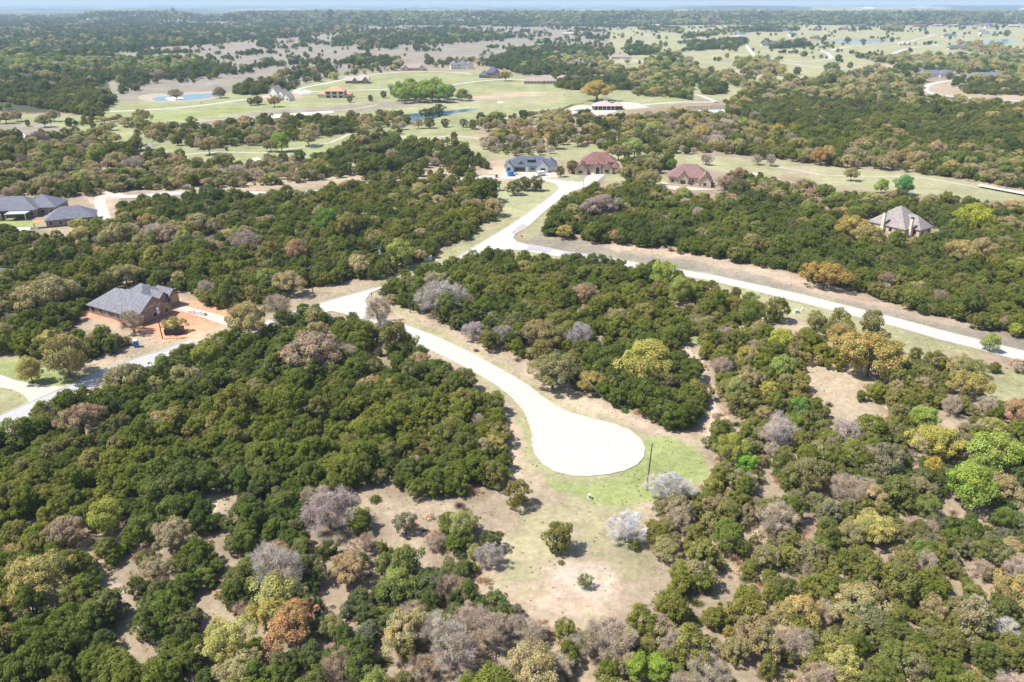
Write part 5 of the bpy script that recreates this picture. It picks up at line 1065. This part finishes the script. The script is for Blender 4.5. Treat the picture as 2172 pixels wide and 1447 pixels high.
 ('oak', 208, 298, 40, (.30, .28, .09), 'olive oak on the bank below the left fairway'), ('oak', 445, 328, 44, (.32, .26, .12), 'dark trunked tan oak beside the cart path'), ('leafy', 598, 322, 42, (.20, .34, .05), 'vivid green tree beside the cart path'), ('oak', 655, 310, 44, (.35, .33, .14), 'yellow tan oak right of the vivid green tree'),
 ('oak', 575, 322, 34, (.33, .29, .13), 'tan oak left of the vivid green tree'), ('juniper', 944, 270, 20, (.07, .08, .03), 'small round tree on the fairway below the creek'), ('juniper', 911, 272, 24, (.07, .08, .03), 'dark tree below the creek left of the small round one'), ('bare', 888, 273, 24, (.38, .32, .22), 'tan leafless tree below the creek'),
 ('juniper', 983, 270, 22, (.065, .075, .03), 'dark tree below the creek, left of a pair'), ('juniper', 1003, 274, 24, (.07, .08, .03), 'dark tree below the creek, right of a pair'), ('juniper', 1040, 262, 18, (.065, .075, .03), 'dark tree above the oak row by the cart path'),
 ('juniper', 903, 251, 28, (.05, .065, .025), 'left dark tree of the clump on the creek bank'), ('juniper', 918, 248, 26, (.055, .07, .025), 'middle dark tree of the clump on the creek bank'), ('juniper', 932, 245, 28, (.05, .065, .025), 'right dark tree of the clump on the creek bank'),
 ('oak', 1738, 350, 44, (.40, .27, .10), 'orange gold oak at the wood edge above the right fairway'), ('oak', 1804, 384, 32, (.34, .33, .13), 'pale olive tree alone on the right fairway'), ('leafy', 1868, 410, 30, (.24, .36, .06), 'light green bush below the right fairway'), ('leafy', 1915, 414, 42, (.10, .28, .08), 'deep green bush below the right fairway'), ('bare', 1634, 352, 26, (.38, .33, .30), 'leafless tree on the left end of the right fairway'), ('bare', 1605, 350, 24, (.38, .33, .30), 'smaller leafless tree on the left end of the right fairway'), ('bare', 1497, 350, 26, (.38, .33, .30), 'leafless tree behind the maroon roofed house'),
 ('oak', 1648, 292, 34, (.42, .35, .07), 'bright yellow oak in the mixed right hand wood'), ('leafy', 1345, 335, 44, (.26, .36, .13), 'tall pale green tree behind the tan house'), ('leafy', 1390, 300, 50, (.24, .32, .12), 'pale green tree in the wood behind the tan house'),
 ('juniper', 1189, 375, 24, (.07, .075, .03), 'dark tree between the white house and the tan house'), ('juniper', 1213, 368, 28, (.075, .08, .03), 'dark tree left of the tan house'), ('juniper', 1022, 356, 24, (.06, .07, .025), 'dark tree left of the white house'), ('juniper', 1353, 378, 28, (.075, .085, .03), 'dark tree on the grass right of the tan house'), ('oak', 1335, 388, 44, (.33, .30, .12), 'olive oak on the grass right of the tan house'), ('oak', 1378, 398, 54, (.33, .30, .13), 'broad olive oak between the tan house and the maroon roofed one'), ('leafy', 1425, 362, 24, (.14, .26, .05), 'deep green tree left of the maroon roofed house'),
 ('leafy', 1762, 158, 40, (.18, .27, .10), 'rounded green tree on the far green fairway'), ('leafy', 1838, 166, 34, (.24, .32, .15), 'pale green tree right of the rounded one on the far fairway'), ('juniper', 1690, 158, 22, (.06, .075, .04), 'dark tall tree on the far green fairway'), ('juniper', 1798, 90, 14, (.06, .07, .04), 'dark tree in front of the left far pond'), ('juniper', 1830, 92, 14, (.06, .07, .04), 'dark tree in front of the left far pond, right one'), ('oak', 1670, 172, 26, (.33, .31, .1), 'small olive oak beside the far bunker'), ('juniper', 2037, 124, 24, (.055, .07, .035), 'round dark tree inside the far loop road'),
]
grp = [(846, 214), (857, 219), (868, 212), (880, 216), (893, 218), (905, 213), (918, 217), (931, 215), (942, 218), (950, 211), (872, 206), (900, 205), (925, 205)]
NOTE += [('leafy', x, y, 34, (.20 + .02 * (i % 4), .34 + .02 * (i % 3), .08), None) for i, (x, y) in enumerate(grp)]
NOTE += [('leafy', 981, 214, 30, (.17, .28, .06), 'green tree standing just right of the green grove'), ('juniper', 997, 213, 14, (.08, .12, .05), 'small dark tree right of the green grove')]
TR = []      # kind index, x, y, z, scale, tint(3), label, must
for (k, px, py, wd, ti, lab) in NOTE:
    if k == 'bare': ti = (ti[0], ti[1] * .95, ti[2] * .86)
    if k == 'leafy': ti = (ti[0] * 1.2, ti[1] * 1.0, ti[2])
    if k == 'juniper': ti = (ti[0] * 2.2, ti[1] * 2.05, ti[2] * 1.5)
    p = at(px, py); s = wd / FPX * zdep(p.y) / (2 * RAD[k])
    if s > 1.5: pass
    TR.append((KIDX.index(k), p.x, p.y, 0, s, ti, lab, True)); manual.append((p.x, p.y, RAD[k] * s))
bands = [(62, 430, 2.75, 6.6, .76), (430, 900, 3.7, 8.4, .93), (900, 1750, 6.4, 12, 1.25), (1750, 3450, 10.5, 18, 1.55), (3450, 5600, 15, 28, 1.9)]
allK, allX, allY, allZ, allS, allT = [], [], [], [], [], []
for (y0, y1, sj, sb, scl) in bands:
    c = cand(y0, y1, sb); X, Y = c[:, 0], c[:, 1]; C_, Z = cls(X, Y, 3.2)
    dens = np.zeros(len(X)); kp = np.zeros((len(X), 3))
    for k, v in CL.items(): m_ = C_ == k; dens[m_] = v[0]; kp[m_] = v[1]
    patch = np.clip((fbm(X / (45 + Y / 40), Y / (55 + Y / 30), 3) - .5) * 4 + 1, .25, 2.0)
    clump = np.clip((fbm(X / 38 + 21, Y / 60 + 12, 2) - .60) * 16, .1, 4.0); dens = np.where(np.isin(C_, [S, GO]), dens * clump, dens)
    keep = (rng.random(len(X)) < dens * np.where(np.isin(C_, [J, JR, D, M]), patch, 1)) & clear_ok(X, Y, 3.5)
    X, Y, Z, kp, C_ = X[keep], Y[keep], Z[keep], kp[keep], C_[keep]
    u = rng.random(len(X)); kk = np.where(u < kp[:, 0], 1, np.where(u < kp[:, 0] + kp[:, 1], 2, 3))
    s = rng.lognormal(-.12, .26, len(X)) * scl * np.where(kk == 2, .80, .90)
    tt = np.zeros((len(X), 3))
    for q, nm in ((1, 'oak'), (2, 'bare'), (3, 'leafy')): m_ = kk == q; tt[m_] = pick(nm, m_.sum())
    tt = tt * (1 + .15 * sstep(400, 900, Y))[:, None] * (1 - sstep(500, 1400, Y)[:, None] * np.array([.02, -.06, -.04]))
    s = np.minimum(s, 1.45 * scl)
    bx, by, br = X, Y, np.array([0, RAD['oak'], RAD['bare'], RAD['leafy']])[kk] * s
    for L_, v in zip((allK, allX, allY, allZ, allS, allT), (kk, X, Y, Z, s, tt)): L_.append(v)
    # junipers fill in between
    c = cand(y0, y1, sj); X, Y = c[:, 0], c[:, 1]; C_, Z = cls(X, Y, 3.0)
    dens = np.zeros(len(X))
    for k, v in CL.items(): dens[C_ == k] = v[2]
    cl2 = fbm(X / 9 + 3, Y / 11 + 5, 3)
    fb_ = fbm(X / 38 + 21, Y / 60 + 12, 2); dens = np.where(C_ == S, dens * np.clip((fb_ - .60) * 22, .08, 6.0), np.where(C_ == GO, dens * np.clip((fb_ - .64) * 90, .15, 30), dens))
    glade = (Y > 900) & np.isin(C_, [J, D]); dens = np.where(glade, dens * np.clip((fbm(X / 90 + 4, Y / 150 + 44, 3) - .36) * 7, .12, 1), dens)
    dens = np.where(np.isin(C_, [JR, M, SD]), dens * np.clip((cl2 - .5) * 5 + 1, .5, 1.9), dens)
    dens = np.where(C_ == J, dens * np.clip((cl2 - .28) * 8, .4, 1), dens)
    keep = (rng.random(len(X)) < dens) & clear_ok(X, Y, 2.5)
    # cells already covered by a bigger crown
    cell = 1.5 * scl; gx0 = bx.min() - 20; gy0 = y0 - 20; nx = int((bx.max() - gx0 + 40) / cell) + 2; ny = int((y1 - gy0 + 40) / cell) + 2
    occ = np.zeros((ny, nx), bool)
    for dx in np.arange(-4, 5):
        for dy in np.arange(-4, 5):
            m_ = np.hypot(dx, dy) * cell <= br * .62; ix = ((bx[m_] - gx0) / cell + dx).astype(int); iy = ((by[m_] - gy0) / cell + dy).astype(int)
            g_ = (ix >= 0) & (iy >= 0) & (ix < nx) & (iy < ny); occ[iy[g_], ix[g_]] = True
    ix = np.clip(((X - gx0) / cell).astype(int), 0, nx - 1); iy = np.clip(((Y - gy0) / cell).astype(int), 0, ny - 1)
    keep &= ~occ[iy, ix]
    X, Y, Z, C_ = X[keep], Y[keep], Z[keep], C_[keep]; s = rng.lognormal(-.02, .28, len(X)) * scl
    tt = pick('juniper', len(X)); m_ = np.isin(C_, [JR]); m2 = m_ & (rng.random(len(X)) < .75); tt[m2] = pick('juniperR', m2.sum())
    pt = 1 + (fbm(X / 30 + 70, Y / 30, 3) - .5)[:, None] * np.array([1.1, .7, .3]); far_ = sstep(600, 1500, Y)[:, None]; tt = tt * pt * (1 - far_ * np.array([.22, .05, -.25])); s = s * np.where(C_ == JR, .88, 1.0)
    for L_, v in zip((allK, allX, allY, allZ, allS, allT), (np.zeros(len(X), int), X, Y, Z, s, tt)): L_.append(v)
K_, X_, Y_, Z_, S_, T_ = [np.concatenate(v) for v in (allK, allX, allY, allZ, allS, allT)]
PX, PY = proj(X_, Y_, Z_ + np.array([HGT[k] for k in KIDX])[K_] * S_ * .6)
ang = rng.uniform(0, 2 * PI, len(K_)); VAR = (rng.random(len(K_)) * np.array([KN[k] for k in KIDX])[K_]).astype(int)
inframe = (PX > 8) & (PX < IW - 8) & (PY > 8) & (PY < IH - 12)
size = np.array([RAD[k] for k in KIDX])[K_] * S_ / zdep(Y_)
def zone(px, py):
    if py > 1040 or (py > 720 and px > 1480):
        if px > 1290: return 'in the right hand wood' if py < 1000 else 'in the lower right wood'
        return 'in the lower left wood' if px < 700 else 'in the bottom middle wood'
    if py > 640 and px < 1085: return 'left of the cul-de-sac' if px > 250 or py > 800 else 'by the left lawn'
    if 525 < py and 810 < px < 1540 and px - 810 > (py - 900) * 1.2: return 'in the middle wood'
    if py > 360 and px < 1060: return 'left of the upper road'
    if py > 360: return 'above the right hand road' if py < 700 else 'below the right hand road'
    if px < 700: return 'beside the left fairways'
    if px > 1440: return 'in the far right wood'
    return 'near the middle fairways'
def cname(k, t):
    r, g, b = t
    if k == 0: return 'dark green juniper' if r < .148 else ('olive green juniper' if r < .185 else 'brownish juniper')
    if k == 1: return 'yellow oak' if g > .92 * r and r > .37 else ('golden oak' if b < .130 and r > .36 else ('olive oak' if r < .34 else 'tan oak'))
    if k == 2: return 'pale leafless tree' if r > .43 else ('grey leafless tree' if b > .27 else 'brown grey leafless tree')
    return 'yellow green tree' if r > .28 else ('bright green tree' if g > .25 else 'mid green tree')
KNAME = ['juniper_tree', 'oak_tree', 'bare_tree', 'leafy_tree']; KCAT = ['juniper', 'oak tree', 'leafless tree', 'green tree']; KGRP = ['junipers of the surrounding woods', 'tan and golden oaks', 'leafless grey trees', 'fresh green leafy trees']
SRC = {}
def tree(k, v, x, y, z, s, a, tint, label, group):
    r = empty(KNAME[k], (x, y, z), a); zs = (s if s < 1.15 else 1.15 * (s / 1.15) ** .6) * random.uniform(.92, 1.12) if label and 'photo' not in label and 'across' not in label else s * random.uniform(.85, 1.15); r.scale = (s * random.uniform(.92, 1.1), s * random.uniform(.92, 1.1), zs); r.empty_display_size = .3
    tag(r, label, KCAT[k], group)
    c = bpy.data.objects.new('crown', MESH[KIDX[k], v][0]); col.objects.link(c); c.parent = r; c['tint'] = [float(q) for q in tint]
    t = bpy.data.objects.new('trunk', MESH[KIDX[k], v][1]); col.objects.link(t); t.parent = r
    SRC.setdefault((k, v), (c, t)); return r
cnt = [0, 0, 0, 0]
for i, (k, x, y, z, s, ti, lab, must) in enumerate(TR):
    g_ = KGRP[k] if lab else 'green trees of the fairway grove'
    if lab is None:
        q, w_ = proj(x, y, 3.0); lab = 'green tree of the dense fairway grove, %.1f%% across, %.1f%% down' % (q / IW * 100, w_ / IH * 100)
    tree(k, i % (KN[KIDX[k]] if k else 4), x, y, z, s, random.uniform(0, 6.28), ti, lab, g_); cnt[k] += 1
taken = np.zeros(len(K_), bool)
for k in range(4):
    idx = np.where((K_ == k) & inframe)[0]; idx = idx[np.argsort(-size[idx])][:298 - cnt[k]]
    for i in idx:
        lab = '%s %s, %.1f%% across, %.1f%% down' % (cname(k, T_[i]), zone(PX[i], PY[i]), PX[i] / IW * 100, PY[i] / IH * 100)
        tree(k, int(VAR[i]), X_[i], Y_[i], float(Z_[i]), float(S_[i]), float(ang[i]), T_[i], lab, KGRP[k])
    taken[idx] = True
# ------------------------------------------------------------------ the rest of each kind: one object each, placed on points
def scatter(name, k, sel):
    n = int(sel.sum()); me = bpy.data.meshes.new(name); me.vertices.add(n)
    me.vertices.foreach_set('co', np.stack([X_[sel], Y_[sel], Z_[sel]], 1).astype(np.float32).ravel())
    me.attributes.new('tint', 'FLOAT_VECTOR', 'POINT').data.foreach_set('vector', T_[sel].astype(np.float32).ravel())
    s = S_[sel]; me.attributes.new('siz', 'FLOAT_VECTOR', 'POINT').data.foreach_set('vector', np.stack([s * rng.uniform(.88, 1.14, n), s * rng.uniform(.88, 1.14, n), s * rng.uniform(.8, 1.15, n)], 1).astype(np.float32).ravel())
    me.attributes.new('rot', 'FLOAT_VECTOR', 'POINT').data.foreach_set('vector', np.stack([s * 0, s * 0, ang[sel]], 1).astype(np.float32).ravel())
    me.attributes.new('vidx', 'INT', 'POINT').data.foreach_set('value', VAR[sel].astype(np.int32))
    o = bpy.data.objects.new(name, me); col.objects.link(o)
    g = bpy.data.node_groups.new(name + '_scatter', 'GeometryNodeTree')
    g.interface.new_socket('Geometry', in_out='INPUT', socket_type='NodeSocketGeometry'); g.interface.new_socket('Geometry', in_out='OUTPUT', socket_type='NodeSocketGeometry')
    N = g.nodes; Lk = g.links; gi = N.new('NodeGroupInput'); go = N.new('NodeGroupOutput'); J_ = N.new('GeometryNodeJoinGeometry')
    order = list(range(KN[KIDX[k]]))
    for v in order:
        j = N.new('GeometryNodeJoinGeometry')
        for ob in SRC[k, v]:
            oi = N.new('GeometryNodeObjectInfo'); oi.transform_space = 'ORIGINAL'; oi.inputs['Object'].default_value = ob; oi.inputs['As Instance'].default_value = False
            Lk.new(oi.outputs['Geometry'], j.inputs[0])
        ti_ = N.new('GeometryNodeGeometryToInstance'); Lk.new(j.outputs[0], ti_.inputs[0]); Lk.new(ti_.outputs[0], J_.inputs[0])
    ip = N.new('GeometryNodeInstanceOnPoints'); ip.inputs['Pick Instance'].default_value = True
    def na(nm, ty):
        a = N.new('GeometryNodeInputNamedAttribute'); a.data_type = ty; a.inputs['Name'].default_value = nm; return a.outputs[0]
    Lk.new(gi.outputs[0], ip.inputs['Points']); Lk.new(J_.outputs[0], ip.inputs['Instance']); Lk.new(na('vidx', 'INT'), ip.inputs['Instance Index'])
    er = N.new('FunctionNodeEulerToRotation'); Lk.new(na('rot', 'FLOAT_VECTOR'), er.inputs[0]); Lk.new(er.outputs[0], ip.inputs['Rotation']); Lk.new(na('siz', 'FLOAT_VECTOR'), ip.inputs['Scale'])
    Lk.new(ip.outputs[0], go.inputs[0])
    md = o.modifiers.new('scatter', 'NODES'); md.node_group = g
    return o
for k, nm, lb in ((0, 'juniper_woodland', 'mass of further dark green junipers filling the woods to the horizon'), (1, 'oak_woodland', 'mass of further tan and golden oaks through the woods'),
                  (2, 'bare_woodland', 'mass of further grey leafless trees through the woods'), (3, 'leafy_woodland', 'mass of further fresh green trees through the woods')):
    sel = (K_ == k) & ~taken
    for v in range(KN[KIDX[k]]): assert (k, v) in SRC
    tag(scatter(nm, k, sel), lb, kind='stuff')
print('TREES', len(K_), [int(((K_ == k)).sum()) for k in range(4)], 'near', int((Y_ < 430).sum()))

# ------------------------------------------------------------------ undergrowth: a few shrubs as things, the rest as one mass
def shrub_mesh(seed, green):
    R = np.random.default_rng(seed); n = 420 if not green else 520
    d = unit(R.normal(size=(n, 3)) + np.array([0, 0, .9])); d[:, 2] = np.abs(d[:, 2]); p = d * R.uniform(.25, .85, (n, 1)) * np.array([1, 1, .75])
    lv = np.ones((n, 3)) * R.uniform(.7, 1.3, (n, 1))
    if green: return faces_mesh('shrub_leaves', p, unit(d + R.normal(size=(n, 3)) * .6), R.uniform(.06, .13, n), R.uniform(.06, .12, n), lv, MT['leaves'], R)
    t = R.normal(size=(n, 3)); nn = unit(np.cross(d, t)); k = unit(np.cross(nn, d)); L = R.uniform(.15, .32, (n, 1)); wd = .018
    V = np.stack([p - d * L - k * wd, p - d * L + k * wd, p + d * L + k * wd * .5, p + d * L - k * wd * .5], 1).reshape(-1, 3).astype(np.float32)
    me = bpy.data.meshes.new('shrub_twigs'); me.vertices.add(4 * n); me.vertices.foreach_set('co', V.ravel()); me.loops.add(4 * n); me.loops.foreach_set('vertex_index', np.arange(4 * n)); me.polygons.add(n); me.polygons.foreach_set('loop_start', np.arange(n) * 4); me.update(calc_edges=True)
    me.attributes.new('lv', 'FLOAT_VECTOR', 'POINT').data.foreach_set('vector', np.repeat(lv, 4, 0).astype(np.float32).ravel()); me.materials.append(MT['twigs']); return me
SH = [shrub_mesh(1, False), shrub_mesh(2, False), shrub_mesh(3, True)]
SHN = [(796, 1062, 2, (.15, .17, .05), 1.7, 'small green shrub on the narrow clearing below the left wood'), (975, 1075, 0, (.24, .17, .14), 1.5, 'low brown shrub at the left end of the lower clearing'), (1190, 1195, 2, (.22, .22, .08), .9, 'tiny green shrub between the lone juniper and the sapling'),
       (1300, 1325, 0, (.30, .20, .16), 1.7, 'low reddish brown brush patch at the bottom of the lower clearing'), (1395, 880, 1, (.22, .16, .13), 1.4, 'brown shrub at the tree line above the cul-de-sac'), (1325, 873, 2, (.12, .22, .06), 1.5, 'small bright green shrub at the tree line above the cul-de-sac'),
       (1010, 745, 0, (.30, .25, .20), 1.2, 'dry shrub on the verge in front of the grey shrubs'), (1098, 765, 1, (.36, .30, .22), 1.6, 'dry leafless shrub on the verge left of the olive oak'), (1870, 850, 0, (.36, .31, .30), 2.2, 'grey twiggy shrub beside the small right clearing')]
for (px, py, v, ti, s, lab) in SHN:
    p = at(px, py); o = bpy.data.objects.new('shrub', SH[v]); col.objects.link(o); o.location = p; o.scale = (s, s, s * .9); o['tint'] = list(ti); tag(o, lab, 'shrub'); SRC.setdefault((9, v), (o,))
c = cand(62, 420, 2.3); X, Y = c[:, 0], c[:, 1]; C_, Z = cls(X, Y, .5)
dn = np.zeros(len(X))
for k, v in ((J, .25), (JR, .85), (M, .6), (B, .7), (SD, .18), (YD, .1), (OPEN, .0)): dn[C_ == k] = v
gl = look(GC, *[np.clip(q, 0, m_ - 1) for q, m_ in zip(proj(X, Y, 0), (IW, IH))])
dn *= np.where(gl[:, 1] > gl[:, 0] * .95, .15, 1) * np.clip((fbm(X / 7, Y / 7, 3) - .40) * 6, .10, 1.6)
kp = (rng.random(len(X)) < dn) & clear_ok(X, Y, 1)
X_, Y_, Z_ = X[kp], Y[kp], Z[kp]; n = len(X_); VAR = rng.choice(3, n, p=[.42, .38, .20]); S_ = rng.uniform(.5, 1.7, n); ang = rng.uniform(0, 6.28, n)
T_ = np.where((VAR == 2)[:, None], pick('juniperR', n), pick('bare', n) * np.array([1.35, 1.25, 1.15])); KIDX.append('shrub'); 
while len(KIDX) < 10: KIDX.append('shrub')
KN['shrub'] = 3
tag(scatter('undergrowth', 9, np.ones(n, bool)), 'dry brush and low shrubs between the trees', kind='stuff'); print('SHRUBS', n)

# grass tufts and weeds over the open ground near the camera
KIDX[9] = 'shrub'
c = cand(70, 330, 1.15); X, Y = c[:, 0], c[:, 1]; C_, Z = cls(X, Y, .1)
gl = look(GC, *[np.clip(q, 0, m_ - 1) for q, m_ in zip(proj(X, Y, 0), (IW, IH))])
green = gl[:, 1] > gl[:, 0] * .93
dn = np.where(np.isin(C_, [OPEN, SD, M, B, YD]), .20, 0.0) * np.clip((fbm(X / 5 + 31, Y / 5 + 8, 3) - .38) * 6, .1, 1.8)
kp = (rng.random(len(X)) < dn) & clear_ok(X, Y, .5)
X_, Y_, Z_, green = X[kp], Y[kp], Z[kp], green[kp]; n = len(X_); VAR = np.full(n, 2); S_ = rng.uniform(.10, .30, n); ang = rng.uniform(0, 6.28, n)
T_ = np.where(green[:, None], np.array([.40, .44, .18]), np.array([.60, .50, .34])) * rng.uniform(.6, 1.25, (n, 1)) * rng.uniform(.9, 1.1, (n, 3))
tag(scatter('grass_tufts', 9, np.ones(n, bool)), 'tufts of dry and green grass over the open ground', kind='stuff'); print('TUFTS', n)
